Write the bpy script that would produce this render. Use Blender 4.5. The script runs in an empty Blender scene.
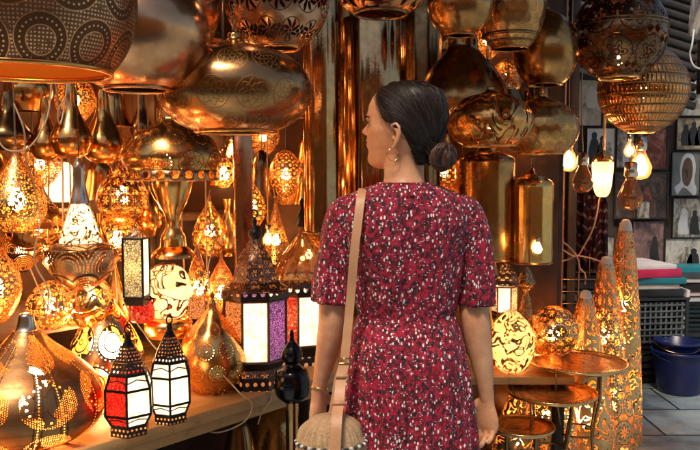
SKY=.06; SUN=1.8; EXPO=0.85
import bpy, bmesh, math, random
from mathutils import Vector, Matrix, noise
random.seed(11)
sc = bpy.context.scene
COL = sc.collection
PI = math.pi
F = 750.0
CAMZ = 1.40
PITCH = math.atan(53 / 750.0)
SH = 0.70   # height of the display bench

def V(px, py, Y):
    """point of the place seen at photo pixel (px,py), Y metres along the street"""
    x = (px - 350) / F; z = -(py - 225) / F
    c, s = math.cos(PITCH), math.sin(PITCH)
    d = Vector((x, c + z * s, z * c - s))
    t = Y / d.y
    return Vector((d.x * t, Y, CAMZ + d.z * t))

# ---------------------------------------------------------------- objects
def link(o, parent=None):
    COL.objects.link(o)
    if parent: o.parent = parent
    return o
def tag(o, label=None, cat=None, group=None, kind=None):
    if label: o['label'] = label
    if cat: o['category'] = cat
    if group: o['group'] = group
    if kind: o['kind'] = kind
    return o
def thing(name, label, cat, loc=(0, 0, 0), group=None, rz=0):
    o = bpy.data.objects.new(name, None); o.location = loc; o.rotation_euler = (0, 0, rz)
    o.empty_display_size = .05
    link(o); return tag(o, label, cat, group)
def obj(name, bm, mat, parent=None, smooth=True, loc=None):
    me = bpy.data.meshes.new(name)
    bm.normal_update(); bm.to_mesh(me); bm.free()
    for m in (mat if isinstance(mat, (list, tuple)) else [mat]): me.materials.append(m)
    if smooth:
        me.polygons.foreach_set('use_smooth', [True] * len(me.polygons))
    me.update()
    o = bpy.data.objects.new(name, me)
    if loc is not None: o.location = loc
    return link(o, parent)
def sharp(o, ang=35):
    me = o.data
    bm = bmesh.new(); bm.from_mesh(me)
    for e in bm.edges:
        if len(e.link_faces) == 2 and e.calc_face_angle(0) > math.radians(ang): e.smooth = False
    bm.to_mesh(me); bm.free()
    return o

# ---------------------------------------------------------------- mesh builders
def box(bm, c, s, rz=0, rx=0, ry=0):
    M = Matrix.Translation(c) @ Matrix.Rotation(rz, 4, 'Z') @ Matrix.Rotation(rx, 4, 'X') @ Matrix.Rotation(ry, 4, 'Y') @ Matrix.Diagonal((s[0], s[1], s[2], 1))
    return bmesh.ops.create_cube(bm, size=1, matrix=M)['verts']
def bevel(bm, w=.003, seg=2):
    bmesh.ops.bevel(bm, geom=list(bm.edges), offset=w, segments=seg, affect='EDGES', profile=.5)
def frame_from(d):
    d = d.normalized()
    a = Vector((0, 0, 1)) if abs(d.z) < .9 else Vector((1, 0, 0))
    u = d.cross(a).normalized(); v = d.cross(u).normalized()
    return u, v
def tube(bm, pts, rad, seg=10, caps=True, flat=1.0):
    """tube along a polyline; rad a number or a list; rounded ends"""
    pts = [Vector(p) for p in pts]; n = len(pts)
    R = rad if isinstance(rad, (list, tuple)) else [rad] * n
    rings = []
    u = None
    for i, p in enumerate(pts):
        d = (pts[min(i + 1, n - 1)] - pts[max(i - 1, 0)])
        if d.length < 1e-9: d = Vector((0, 0, 1))
        d.normalize()
        if u is None: u, v = frame_from(d)
        else:
            u = (u - d * u.dot(d)).normalized(); v = d.cross(u)
        if i == 0 and caps:
            for k in (.3, .75):
                q = p - d * R[0] * (1 - k * 1) * .9
                rr = R[0] * math.sqrt(max(0.02, 1 - (1 - k) ** 2)) * (1 if k > .5 else .8)
                rings.append([bm.verts.new(q + (u * math.cos(a) + v * math.sin(a) * flat) * rr) for a in [2 * PI * j / seg for j in range(seg)]])
        rings.append([bm.verts.new(p + (u * math.cos(a) + v * math.sin(a) * flat) * R[i]) for a in [2 * PI * j / seg for j in range(seg)]])
        if i == n - 1 and caps:
            for k in (.75, .3):
                q = p + d * R[-1] * (1 - k) * .9
                rr = R[-1] * math.sqrt(max(0.02, 1 - (1 - k) ** 2)) * (1 if k > .5 else .8)
                rings.append([bm.verts.new(q + (u * math.cos(a) + v * math.sin(a) * flat) * rr) for a in [2 * PI * j / seg for j in range(seg)]])
    for a, b in zip(rings, rings[1:]):
        for j in range(seg):
            bm.faces.new((a[j], a[(j + 1) % seg], b[(j + 1) % seg], b[j]))
    if caps:
        bm.faces.new(rings[0][::-1]); bm.faces.new(rings[-1])
def loft(bm, rings, close=True, cap0=False, cap1=False):
    R = [[bm.verts.new(p) for p in r] for r in rings]
    n = len(R[0])
    for a, b in zip(R, R[1:]):
        for j in range(n if close else n - 1):
            bm.faces.new((a[j], a[(j + 1) % n], b[(j + 1) % n], b[j]))
    if cap0: bm.faces.new(R[0][::-1])
    if cap1: bm.faces.new(R[-1])
    return R
def catmull(pts, k=5):
    out = []
    n = len(pts)
    for i in range(n - 1):
        p0 = pts[max(i - 1, 0)]; p1 = pts[i]; p2 = pts[i + 1]; p3 = pts[min(i + 2, n - 1)]
        for j in range(k):
            t = j / k
            out.append(tuple(.5 * ((2 * b) + (-a + c) * t + (2 * a - 5 * b + 4 * c - d) * t * t + (-a + 3 * b - 3 * c + d) * t ** 3)
                             for a, b, c, d in zip(p0, p1, p2, p3)))
    out.append(tuple(pts[-1]))
    return out
def lathe(bm, prof, seg=48, uvr=None, phase=0.0, rib=None):
    """prof: (r, z) from top to bottom. UV: u around, v arc length, square cells at the widest ring"""
    uv = bm.loops.layers.uv.verify()
    rm = uvr or max(r for r, z in prof) or .01
    L = [0]
    for a, b in zip(prof, prof[1:]): L.append(L[-1] + math.hypot(a[0] - b[0], a[1] - b[1]))
    rings = []
    for r, z in prof:
        r = max(r, .0004)
        ring = []
        for j in range(seg):
            a = 2 * PI * j / seg + phase
            rr = r * (rib(a, z) if rib else 1)
            ring.append(bm.verts.new((rr * math.cos(a), rr * math.sin(a), z)))
        rings.append(ring)
    for i in range(len(prof) - 1):
        for j in range(seg):
            k = (j + 1) % seg
            f = bm.faces.new((rings[i][j], rings[i + 1][j], rings[i + 1][k], rings[i][k]))
            us = (j / seg, j / seg, (j + 1) / seg, (j + 1) / seg)
            vs = (L[i], L[i + 1], L[i + 1], L[i])
            for lp, uu, vv in zip(f.loops, us, vs): lp[uv].uv = (uu, vv / (2 * PI * rm))
    return rings
def torus(bm, R, r, z=0, seg=40, s2=8, c=(0, 0)):
    rings = []
    for i in range(seg):
        a = 2 * PI * i / seg
        rings.append([bm.verts.new((c[0] + (R + r * math.cos(b)) * math.cos(a), c[1] + (R + r * math.cos(b)) * math.sin(a), z + r * math.sin(b))) for b in [2 * PI * j / s2 for j in range(s2)]])
    for i in range(seg):
        A, B = rings[i], rings[(i + 1) % seg]
        for j in range(s2):
            bm.faces.new((A[j], B[j], B[(j + 1) % s2], A[(j + 1) % s2]))
def link_ring(bm, c, R, r, rot):
    """one upright ring"""
    rings = []
    for i in range(14):
        a = 2 * PI * i / 14
        q = []
        for j in range(6):
            b = 2 * PI * j / 6
            p = Vector(((R + r * math.cos(b)) * math.cos(a), r * math.sin(b), (R + r * math.cos(b)) * math.sin(a) * 1.35))
            p = Matrix.Rotation(rot, 3, 'Z') @ p
            q.append(bm.verts.new(p + Vector(c)))
        rings.append(q)
    for i in range(14):
        A, B = rings[i], rings[(i + 1) % 14]
        for j in range(6): bm.faces.new((A[j], A[(j + 1) % 6], B[(j + 1) % 6], B[j]))
def ball(bm, c, r, seg=16, sc=(1, 1, 1)):
    M = Matrix.Translation(c) @ Matrix.Diagonal((r * sc[0], r * sc[1], r * sc[2], 1))
    return bmesh.ops.create_uvsphere(bm, u_segments=seg, v_segments=max(6, seg // 2 + 2), radius=1, matrix=M)['verts']

# ---------------------------------------------------------------- shader maths
class E:
    nt = None
    def __init__(s, v): s.v = v
    @staticmethod
    def op(op, *a):
        n = E.nt.nodes.new('ShaderNodeMath'); n.operation = op
        for i, x in enumerate(a):
            x = x.v if isinstance(x, E) else x
            if isinstance(x, (int, float)): n.inputs[i].default_value = x
            else: E.nt.links.new(x, n.inputs[i])
        return E(n.outputs[0])
    def __add__(s, o): return E.op('ADD', s, o)
    __radd__ = __add__
    def __sub__(s, o): return E.op('SUBTRACT', s, o)
    def __rsub__(s, o): return E.op('SUBTRACT', o, s)
    def __mul__(s, o): return E.op('MULTIPLY', s, o)
    __rmul__ = __mul__
    def __truediv__(s, o): return E.op('DIVIDE', s, o)
    def __lt__(s, o): return E.op('LESS_THAN', s, o)
    def __gt__(s, o): return E.op('GREATER_THAN', s, o)
def fr(a): return E.op('FRACT', a)
def fl(a): return E.op('FLOOR', a)
def sn(a): return E.op('SINE', a)
def cs(a): return E.op('COSINE', a)
def ab(a): return E.op('ABSOLUTE', a)
def sq(a): return E.op('SQRT', a)
def mn(a, b): return E.op('MINIMUM', a, b)
def mx(a, b): return E.op('MAXIMUM', a, b)
def at2(a, b): return E.op('ARCTAN2', a, b)
def band(x, lo, hi): return (x > lo) * (x < hi)
def sstep(x, lo, hi):
    n = E.nt.nodes.new('ShaderNodeMapRange'); n.interpolation_type = 'SMOOTHSTEP'
    E.nt.links.new(x.v, n.inputs[0]); n.inputs[1].default_value = lo; n.inputs[2].default_value = hi
    return E(n.outputs[0])

class MB:
    def __init__(s, name):
        s.m = bpy.data.materials.new(name); s.m.use_nodes = True
        s.nt = s.m.node_tree; s.nt.nodes.clear(); E.nt = s.nt
        s.out = s.N('ShaderNodeOutputMaterial')
        s.tc = s.N('ShaderNodeTexCoord')
    def N(s, t, **k):
        n = s.nt.nodes.new(t)
        for a, b in k.items(): setattr(n, a, b)
        return n
    def L(s, a, b): s.nt.links.new(a.v if isinstance(a, E) else a, b)
    def uv(s):
        x = s.N('ShaderNodeSeparateXYZ'); s.L(s.tc.outputs['UV'], x.inputs[0])
        return E(x.outputs[0]), E(x.outputs[1])
    def xyz(s, src='Object'):
        x = s.N('ShaderNodeSeparateXYZ'); s.L(s.tc.outputs[src], x.inputs[0])
        return E(x.outputs[0]), E(x.outputs[1]), E(x.outputs[2])
    def vec(s, x, y, z=0):
        n = s.N('ShaderNodeCombineXYZ')
        for i, q in enumerate((x, y, z)):
            if isinstance(q, E): s.L(q, n.inputs[i])
            else: n.inputs[i].default_value = q
        return n.outputs[0]
    def noise(s, scale, detail=3, vec=None, rough=.55, dist=0):
        n = s.N('ShaderNodeTexNoise'); n.inputs['Scale'].default_value = scale; n.inputs['Detail'].default_value = detail
        n.inputs['Roughness'].default_value = rough; n.inputs['Distortion'].default_value = dist
        s.L(vec if vec is not None else s.tc.outputs['Object'], n.inputs['Vector'])
        return E(n.outputs[0])
    def voro(s, scale, feature='F1', vec=None, out='Distance', rnd=1.0):
        n = s.N('ShaderNodeTexVoronoi'); n.feature = feature; n.inputs['Scale'].default_value = scale
        n.inputs['Randomness'].default_value = rnd
        s.L(vec if vec is not None else s.tc.outputs['Object'], n.inputs['Vector'])
        return E(n.outputs[out])
    def ramp(s, fac, stops, interp='LINEAR'):
        n = s.N('ShaderNodeValToRGB'); n.color_ramp.interpolation = interp
        el = n.color_ramp.elements
        while len(el) < len(stops): el.new(.5)
        for e, (p, c) in zip(el, stops): e.position = p; e.color = (*c, 1)
        s.L(fac, n.inputs[0]); return n.outputs[0]
    def mixc(s, fac, a, b, mode='MIX'):
        n = s.N('ShaderNodeMix', data_type='RGBA', blend_type=mode)
        if isinstance(fac, (int, float)): n.inputs[0].default_value = fac
        else: s.L(fac, n.inputs[0])
        for i, q in ((6, a), (7, b)):
            if isinstance(q, tuple): n.inputs[i].default_value = (*q, 1)
            else: s.L(q, n.inputs[i])
        return n.outputs[2]
    def bump(s, h, strength=.3, dist=.002, nrm=None):
        n = s.N('ShaderNodeBump'); n.inputs['Strength'].default_value = strength; n.inputs['Distance'].default_value = dist
        s.L(h, n.inputs['Height'])
        if nrm is not None: s.L(nrm, n.inputs['Normal'])
        return n.outputs[0]
    def bsdf(s, col=(.5, .5, .5), rough=.5, metal=0, nrm=None, **k):
        p = s.N('ShaderNodeBsdfPrincipled')
        for i, q in (('Base Color', col), ('Roughness', rough), ('Metallic', metal)):
            if isinstance(q, tuple): p.inputs[i].default_value = (*q, 1)
            elif isinstance(q, (int, float)): p.inputs[i].default_value = q
            else: s.L(q, p.inputs[i])
        if nrm is not None: s.L(nrm, p.inputs['Normal'])
        for a, b in k.items(): p.inputs[a.replace('_', ' ')].default_value = b
        return p.outputs[0]
    def emis(s, col, st):
        e = s.N('ShaderNodeEmission')
        if isinstance(col, tuple): e.inputs[0].default_value = (*col, 1)
        else: s.L(col, e.inputs[0])
        if isinstance(st, (int, float)): e.inputs[1].default_value = st
        else: s.L(st, e.inputs[1])
        return e.outputs[0]
    def mixs(s, fac, a, b):
        n = s.N('ShaderNodeMixShader')
        if isinstance(fac, (int, float)): n.inputs[0].default_value = fac
        else: s.L(fac, n.inputs[0])
        s.L(a, n.inputs[1]); s.L(b, n.inputs[2]); return n.outputs[0]
    def done(s, sh):
        s.L(sh, s.out.inputs[0]); return s.m

def simple(name, col, rough=.6, metal=0, ns=8, var=.35, bump=.15, bscale=60, **k):
    b = MB(name)
    n = b.noise(ns, 5)
    c = b.ramp(n, [(.3, tuple(x * (1 - var) for x in col)), (.7, tuple(min(1, x * (1 + var)) for x in col))])
    h = b.noise(bscale, 4)
    r = b.noise(ns * 2.3, 3) * .25 + (rough - .12)
    return b.done(b.bsdf(c, r, metal, b.bump(h, bump, .003), **k))

# cell patterns on lathe UVs --------------------------------------------
def cell(u, v, N, M=None, stag=False, voff=0.0):
    M = M or N
    W = v * M + voff
    U = u * N
    if stag: U = U + fr(fl(W) * .5)
    cx = fr(U) - .5; cy = fr(W) - .5
    r = sq(cx * cx + cy * cy); th = at2(cy, cx)
    return cx, cy, r, th
def ringdots(r, th, R, K, rad):
    a = (fr(th * (K / (2 * PI)) + 50.0) - .5) * (2 * PI * R / K)
    d = r - R
    return (a * a + d * d) < rad * rad

def brass(name, pat=None, base=(.88, .42, .12), tarn=(.36, .12, .025), rough=.22, hammer=0.25, hscale=34, lit=0.0, inner=(.55, .25, .06), dk=(.03, .018, .012), tam=.45):
    """metal sheet; pat(b,u,v)-> dict(hole=, dark=, h=)"""
    b = MB(name)
    u, v = b.uv()
    n1 = b.noise(7, 5); n2 = b.noise(38, 4)
    t = sstep(n1 * .6 + n2 * .4, .42, .66)
    col = b.mixc(t * tam, base, tarn)
    spots = sstep(b.noise(19, 6, None, .75), .60, .72); col = b.mixc(spots * .5, col, tarn)
    fine = b.noise(140, 2)
    p = pat(b, u, v) if pat else {}
    r = n2 * .26 + n1 * .12 + (rough - .215)
    if 'bright' in p: col = b.mixc(p['bright'] * .8, col, (.90, .52, .29))  # paler tint stands in for sky reflected on the raised metal
    if 'dark' in p:
        col = b.mixc(p['dark'] * .9, col, dk)
        r = r + p['dark'] * .22
    vz = b.voro(hscale, 'SMOOTH_F1')
    big = b.voro(hscale * .38, 'SMOOTH_F1')
    h = vz * hammer * 1.15 + big * hammer * 1.9 + fine * .08 + n2 * .22
    if 'h' in p: h = h + p['h']
    if 'dark' in p: h = h - p['dark'] * .55
    nr = b.bump(h, .42, .004)
    front = b.bsdf(col, r, 1.0, nr)
    back = b.bsdf(inner, .55, .85)
    geo = b.N('ShaderNodeNewGeometry')
    sh = b.mixs(E(geo.outputs['Backfacing']), front, back)
    if 'hole' in p:
        tr = b.N('ShaderNodeBsdfTransparent')
        sh = b.mixs(p['hole'], sh, tr.outputs[0])
    return b.done(sh)

# --- patterns
def pat_medal(N, rows=(0, 9), mesh=90, stag=True):
    def f(b, u, v):
        cx, cy, r, th = cell(u, v, N, N, stag)
        dots = ringdots(r, th, .365, 26, .019)
        ring = band(r, .27, .455)
        q = N * mesh / 6.0
        gx = fr(u * q * 1.0) - .5; gy = fr(v * q) - .5
        grid = band(ab(gx), -.1, .27) * band(ab(gy), -.1, .24)
        msh = mx(r < .25, r > .475)
        wob = b.noise(60, 3) > .40
        bright = mx(dots, grid * msh * wob)
        return dict(bright=bright, dark=mx(ring * (1 - dots), msh * (1 - grid * wob) * .85), h=ring * -.5 + msh * .2 + bright * .5)
    return f
def pat_dots(N, rad=.2, M=None, dark=0.0):
    def f(b, u, v):
        cx, cy, r, th = cell(u, v, N, M or N, True)
        return dict(hole=r < rad, h=sstep(r, rad, rad + .15) * .5, dark=band(r, rad, rad + .1) * .6)
    return f
def pat_filigree(N, k=6, holes=1.0, stag=True):
    def f(b, u, v):
        cx, cy, r, th = cell(u, v, N, N, stag)
        pet = .235 + .075 * 1 * cs(th * k)
        line = ab(r - pet) < .022
        core = band(r, .05, .10)
        pl = (ab(r - .16) < .05) * (cs(th * k) > .35)
        rim = ringdots(r, th, .40, 20, .022)
        cor = band(r, .47, .62) * (cs(th * 8) > .15)
        h = mx(mx(pl, rim), mx(cor, core))
        return dict(hole=h, dark=mx(line, band(r, .435, .465)), h=sstep(r, .1, .45) * .8)
    return f
def pat_leafcut(N):
    """openwork of big leaf and lozenge cut-outs"""
    def f(b, u, v):
        nz = b.noise(14, 2)
        cx, cy, r, th = cell(u, v, N, N * .9, True)
        a = ab(cs(th * 4 + r * 5))
        leaf = (r < a * .36 + .04) * (r > .09) * (a > .35)
        core = r < .05
        cx2, cy2, r2, th2 = cell(u + .5 / N, v, N, N * .9, True)
        a2 = ab(cs(th2 * 2))
        lf2 = (r2 < a2 * .20 + .02) * (r2 > .05)
        hole = mx(mx(leaf, core), lf2)
        return dict(hole=hole, dark=band(r, .40, .43), h=hole * -.3)
    return f
def pat_swirl(sc=9, w=.16, stretch=1.0, hole=True, fld=3.2):
    """flowing scroll cut-outs"""
    def f(b, u, v):
        vec = b.vec(u * sc * stretch, v * sc, 0)
        n = b.noise(1.0, 1.5, vec, .4, 1.2)
        s = ab(fr(n * fld) - .5)
        cut = s < w
        d = dict(dark=band(s, w, w + .06), h=sstep(s, w, .5) * .8)
        if hole: d['hole'] = cut
        else: d['dark'] = s < w
        return d
    return f
def pat_lace(sc=26, thr=.10, us=1.0):
    """lace of webs round many openings"""
    def f(b, u, v):
        vec = b.vec(u * sc * us, v * sc, 0)
        e = b.voro(1.0, 'DISTANCE_TO_EDGE', vec, 'Distance', .75)
        c = b.voro(1.0, 'F1', vec, 'Distance', .75)
        hole = (e > thr) * (c > .16)
        return dict(hole=hole, dark=band(e, thr * .8, thr) * .7, h=e * -.6)
    return f
def pat_fan(N):
    def f(b, u, v):
        cx, cy, r, th = cell(u, v, N, N, True)
        rr = sq(cx * cx + (cy - .35) * (cy - .35) * .8)
        arcs = band(fr(rr * 11), .1, .5) * (fr(at2(cy - .35, cx) * 6 + 30.0) > .3)
        inside = band(rr, .12, .66)
        return dict(hole=arcs * inside, dark=mx(band(rr, .67, .74), (1 - inside) * .4), h=inside * -.4)
    return f
def pat_engrave(N, hole=0.0, stag=True):
    """engraved rosettes, with a few small piercings"""
    def f(b, u, v):
        cx, cy, r, th = cell(u, v, N, N, stag)
        l1 = ab(r - (.30 + .05 * cs(th * 8))) < .014
        l2 = ab(r - (.19 + .05 * cs(th * 6 + 1.0))) < .014
        l3 = ab(r - .42) < .013
        l4 = ab(r - .08) < .014
        d = mx(mx(l1, l2), mx(l3, l4))
        dd = ringdots(r, th, .455, 30, .009)
        o = dict(dark=mx(d, dd) * .8, h=sstep(r, .1, .42) * .5)
        if hole:
            o['hole'] = mx(ringdots(r, th, .36, 18, .016), r < .03)
        return o
    return f
def pat_tile(N, M):
    """hammered in tall facets"""
    def f(b, u, v):
        cx, cy, r, th = cell(u, v, N, M, True)
        e = mx(ab(cx), ab(cy) )
        g = sstep(e, .36, .5)
        dot = (r < .07)
        return dict(dark=g * .75, h=(1 - g) * 1.2 - r * 1.4, hole=dot)
    return f
def pat_studlines(N):
    """drop shaped panels outlined by dotted lines, as on the big onion shade"""
    def f(b, u, v):
        w = .26 + .10 * sn(v * 9.0 + .5)
        cx = fr(u * N) - .5
        d = ab(ab(cx) - w)
        K = 150
        a = fr(v * K) - .5
        dot = ((d * d * (1.0 * K * K / (N * N)) + a * a) < .055)
        ln = band(d * (1.0 / N), .006, .0095)
        cx2, cy2, r, th = cell(u + .5 / N, v, N, N * 1.2, False)
        pet = ab(r - (.2 + .07 * cs(th * 5))) < .018
        q = ringdots(r, th, .33, 18, .02)
        e = ab(fr(v * 40) - .5) < .12
        gx = fr(u * 210) - .5; gy = fr(v * 210 + fr(fl(u * 210) * .5)) - .5
        fine = ((gx * gx + gy * gy) < .09) * (b.noise(11, 2) > .5) * (r < .44)
        return dict(hole=mx(mx(dot, q), fine), dark=mx(ln, pet) * .8 + (ab(cx) < w) * e * .25, h=(ab(cx) < w) * .4)
    return f
# ================================================================ materials
M = {}
M['plain'] = brass('polished_brass', None, hammer=.35, hscale=26)
M['plain2'] = brass('aged_brass', None, base=(.56, .27, .085), tarn=(.18, .065, .02), rough=.27, hammer=.5, hscale=18)
M['pink'] = brass('rosy_brass', None, base=(.80, .40, .19), tarn=(.42, .16, .06), rough=.25, hammer=.35, hscale=30)
M['bronze'] = brass('dark_bronze', None, base=(.34, .19, .08), tarn=(.10, .05, .02), rough=.25, hammer=.4, hscale=22)
M['gold'] = brass('bright_gold', None, base=(.92, .52, .16), tarn=(.62, .28, .06), rough=.24, hammer=.3, hscale=30)
M['silver'] = brass('brown_silver_sheet', None, base=(.60, .34, .15), tarn=(.28, .12, .04), rough=.16, hammer=.25, hscale=14)
M['black'] = simple('black_iron', (.025, .022, .02), .38, .6)
M['blackgloss'] = simple('black_polished_metal', (.035, .033, .034), .16, .9, var=.2, bump=.05)
M['medal'] = brass('medallion_sheen_brass', pat_medal(12), base=(.74, .37, .17), tarn=(.45, .18, .07), rough=.34, dk=(.11, .042, .018))
M['engr'] = brass('engraved_brass', pat_engrave(13), dk=(.30, .13, .04), base=(.52, .26, .10), tarn=(.22, .08, .025), rough=.24)
M['engr2'] = brass('engraved_pierced_brass', pat_engrave(10, .1), base=(.84, .43, .13), rough=.26)
M['leaf'] = brass('leaf_openwork_brass', pat_leafcut(11), base=(.72, .43, .26), rough=.3, inner=(.10, .03, .012))
M['swirl'] = brass('scroll_cut_brass', pat_swirl(8, .10, 1.8), rough=.22, inner=(.16, .05, .015))
M['swirlred'] = brass('scroll_cut_copper', pat_swirl(8, .12, 1.6), base=(.70, .32, .12), rough=.25, inner=(.20, .02, .01))
M['scroll'] = brass('scroll_openwork_gold', pat_swirl(9, .15, 1.0), base=(.86, .55, .2), rough=.28)
M['lace'] = brass('lace_openwork_brass', pat_lace(26, .10), base=(.85, .52, .2), rough=.28)
M['lacefine'] = brass('fine_lace_brass', pat_lace(46, .12), base=(.82, .5, .2), rough=.3)
M['fili'] = brass('filigree_brass', pat_filigree(8), base=(.84, .52, .2), rough=.28)
M['fili2'] = brass('filigree_brass_small', pat_filigree(13, 8), base=(.80, .5, .24), rough=.28)
M['dots'] = brass('dot_pierced_brass', pat_dots(30, .22), base=(.80, .5, .22), rough=.25)
M['dots2'] = brass('band_pierced_brass', pat_dots(22, .3), base=(.6, .38, .2), rough=.3)
M['fan'] = brass('fan_pierced_brass', pat_fan(6), base=(.62, .42, .24), rough=.26)
M['flower'] = brass('flower_pierced_bronze', pat_filigree(8, 5), base=(.26, .13, .06), tarn=(.10, .04, .02), inner=(.16, .06, .02), rough=.25, hammer=.2)
M['tile'] = brass('hammered_facet_brass', pat_tile(62, 28), base=(.78, .36, .12), rough=.2)
M['stud'] = brass('dot_outlined_brass', pat_studlines(7), base=(.48, .24, .10), tarn=(.24, .10, .035), rough=.40, dk=(.09, .04, .02))
M['engrfine'] = brass('finely_engraved_brass', pat_engrave(20), base=(.72, .36, .12), tarn=(.30, .11, .03), dk=(.25, .10, .03), rough=.27)
M['coneA'] = brass('scroll_cone_gold', pat_swirl(11, .09, 1.0, fld=4.2), base=(1.0, .62, .26), tarn=(.72, .34, .10), rough=.42, inner=(.9, .55, .22))
M['coneB'] = brass('rosette_cone_gold', pat_filigree(8, 8), base=(1.0, .64, .28), tarn=(.72, .34, .10), rough=.42, inner=(.9, .55, .22))
M['ironpierce'] = brass('pierced_black_iron', pat_dots(26, .26), base=(.10, .07, .055), tarn=(.04, .025, .02), rough=.4, inner=(.3, .14, .05))
M['ironfili'] = brass('pierced_brown_iron', pat_filigree(9, 6), base=(.22, .13, .09), tarn=(.09, .05, .03), rough=.38, inner=(.4, .2, .08))

def lampglow(name, col, st, ns=9, lo=.55, tex=None):
    """glowing frosted glass"""
    b = MB(name)
    n = b.noise(ns, 3); n2 = b.noise(90, 2)
    s = (n * 1.2 + n2 * .35) * st * (1.0) + st * (lo - .55)
    if tex: s = s * tex(b)
    return b.done(b.mixs(.12, b.emis(col, s), b.bsdf((.9, .85, .75), .12)))
WARM = (1.0, .50, .16)
M['bulb'] = lampglow('lit_bulb_glass', (1.0, .50, .16), 46)
M['bulbhot'] = lampglow('lit_bright_bulb', (1.0, .53, .19), 78)
M['bulbwhite'] = lampglow('lit_white_bulb', (1.0, .80, .55), 52)
def transl(name, col, em=.25, tex=None, rough=.12, bsc=70):
    """frosted or coloured glass that lets the bulb behind shine through, with an added glow of its own"""
    b = MB(name); n = b.noise(13, 4); k = n * .5 + .7
    if tex: k = k * tex(b)
    cc = b.N('ShaderNodeVectorMath', operation='SCALE'); cc.inputs[0].default_value = col; b.L(k, cc.inputs['Scale'])
    nr = b.bump(b.voro(bsc, 'SMOOTH_F1') + b.noise(120, 2) * .4, .6, .003)
    t = b.N('ShaderNodeBsdfTranslucent'); b.L(cc.outputs[0], t.inputs[0]); b.L(nr, t.inputs['Normal'])
    df = b.N('ShaderNodeBsdfDiffuse'); b.L(cc.outputs[0], df.inputs[0])
    g = b.N('ShaderNodeBsdfGlossy'); g.inputs['Roughness'].default_value = rough; b.L(nr, g.inputs['Normal'])
    sh = b.mixs(.18, b.mixs(.12, t.outputs[0], df.outputs[0]), g.outputs[0]) if False else b.mixs(.06, b.mixs(.12, t.outputs[0], df.outputs[0]), g.outputs[0])
    a = b.N('ShaderNodeAddShader'); b.L(sh, a.inputs[0]); b.L(b.emis(cc.outputs[0], em), a.inputs[1])  # faint emission added so the glass never goes dark
    return b.done(a.outputs[0])
def _pw(b):
    return sstep(b.noise(30, 4), .25, .6) * .45 + .55
M['pane'] = transl('lit_frosted_pane', (.95, .82, .62), .5, _pw)
M['liner'] = transl('added_glow_liner', (.95, .64, .32), .22, _pw)  # inner shell added to spread glow behind the cut-outs
def _pt(b):
    e = b.voro(130, 'DISTANCE_TO_EDGE'); return sstep(e, .02, .25) * .85 + .15
M['paney'] = transl('lit_amber_pane', (.92, .70, .36), .40, _pt)
M['panep'] = transl('lit_purple_pane', (.50, .19, .42), .40, _pt)
M['paner'] = transl('lit_red_pane', (.92, .05, .02), .5, _pt)
M['paneo'] = transl('lit_orange_pane', (.95, .36, .10), .45, _pt)
def _sw(b):
    n = b.noise(16, 1.5, None, .4, 1.4); s = ab(fr(n * 3.0) - .5); return sstep(s, .10, .17) * .97 + .03
M['swirlglow'] = lampglow('lit_scroll_shade', (1.0, .80, .42), 1.9, 12, .55, _sw)
def _sw2(b):
    n = b.noise(22, 1.5, None, .4, 1.2); s = ab(fr(n * 3.2) - .5); return sstep(s, .08, .14) * .98 + .02
M['latticeshell'] = brass('openwork_lattice_gold', pat_swirl(12, .34, 1.0, fld=3.4), base=(.80, .45, .14), rough=.3)
M['scrollshell'] = brass('openwork_scroll_bronze', pat_swirl(8, .38, 1.0, fld=3.4), base=(.55, .30, .10), rough=.3)
M['latticeold'] = lampglow('lit_lattice_shade', (1.0, .82, .55), 2.0, 9, .55, _sw2)

b = MB('clear_bulb_glass')
M['glass'] = b.done(b.mixs(.78, b.bsdf((.9, .6, .35), .05, .6), b.N('ShaderNodeBsdfTransparent').outputs[0]))
b = MB('clear_amber_glass')
M['amber'] = b.done(b.mixs(.75, b.bsdf((.45, .13, .02), .05, 0, None, Coat_Weight=.6), b.mixs(.45, b.N('ShaderNodeBsdfTransparent').outputs[0], b.bsdf((.55, .25, .07), .08, .8))))
M['cord'] = simple('grey_cable', (.16, .12, .09), .5)
M['cordlight'] = simple('pale_cable', (.52, .36, .22), .45)
M['cordgold'] = simple('gold_chain', (.7, .42, .16), .3, 1)
M['socket'] = simple('brass_socket', (.75, .62, .48), .22, 1, bump=.05)

def wood(name, c1, c2, sc=14, rough=.5, axis=0):
    b = MB(name)
    x, y, z = b.xyz()
    k = [x, y, z]
    vec = b.vec(*[(q * (1.5 if i == axis else 22)) for i, q in enumerate(k)])
    n = b.noise(1.2, 6, vec, .6, .4); n2 = b.noise(5, 3)
    c = b.ramp(n * .75 + n2 * .25, [(.3, c1), (.68, c2)])
    c = b.mixc(sstep(b.noise(11, 6, None, .7), .52, .68) * .6, c, tuple(q * .35 for q in c1)); c = b.mixc(sstep(b.noise(90, 2), .66, .72) * .5, c, tuple(min(.8, q * 1.5) for q in c2))
    return b.done(b.bsdf(c, n * .3 + (rough - .15), 0, b.bump(n, .3, .003)))
M['bench'] = wood('bench_wood', (.40, .20, .06), (.66, .38, .14), axis=0)
M['post'] = wood('orange_wood', (.30, .09, .025), (.52, .20, .06), axis=2, rough=.42)
M['darkwood'] = wood('dark_wood', (.018, .010, .006), (.07, .035, .016), axis=2)
M['lintel'] = wood('brown_wood', (.10, .045, .02), (.20, .09, .035), axis=0)
def pat_window(N):
    def f(b, u, v):
        cx, cy, r, th = cell(u, v, N, N, True)
        win = (r < .40) * (ab(r - .25) > .022) * (ab(cs(th * 3)) > .10)
        win = mx(win * (r > .08), r < .045)
        return dict(hole=mx(win, ringdots(r, th, .465, 26, .014)), dark=band(r, .40, .44), h=r)
    return f
M['teard'] = brass('window_medallion_brass', pat_window(6), base=(.78, .5, .24), rough=.28)
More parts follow.
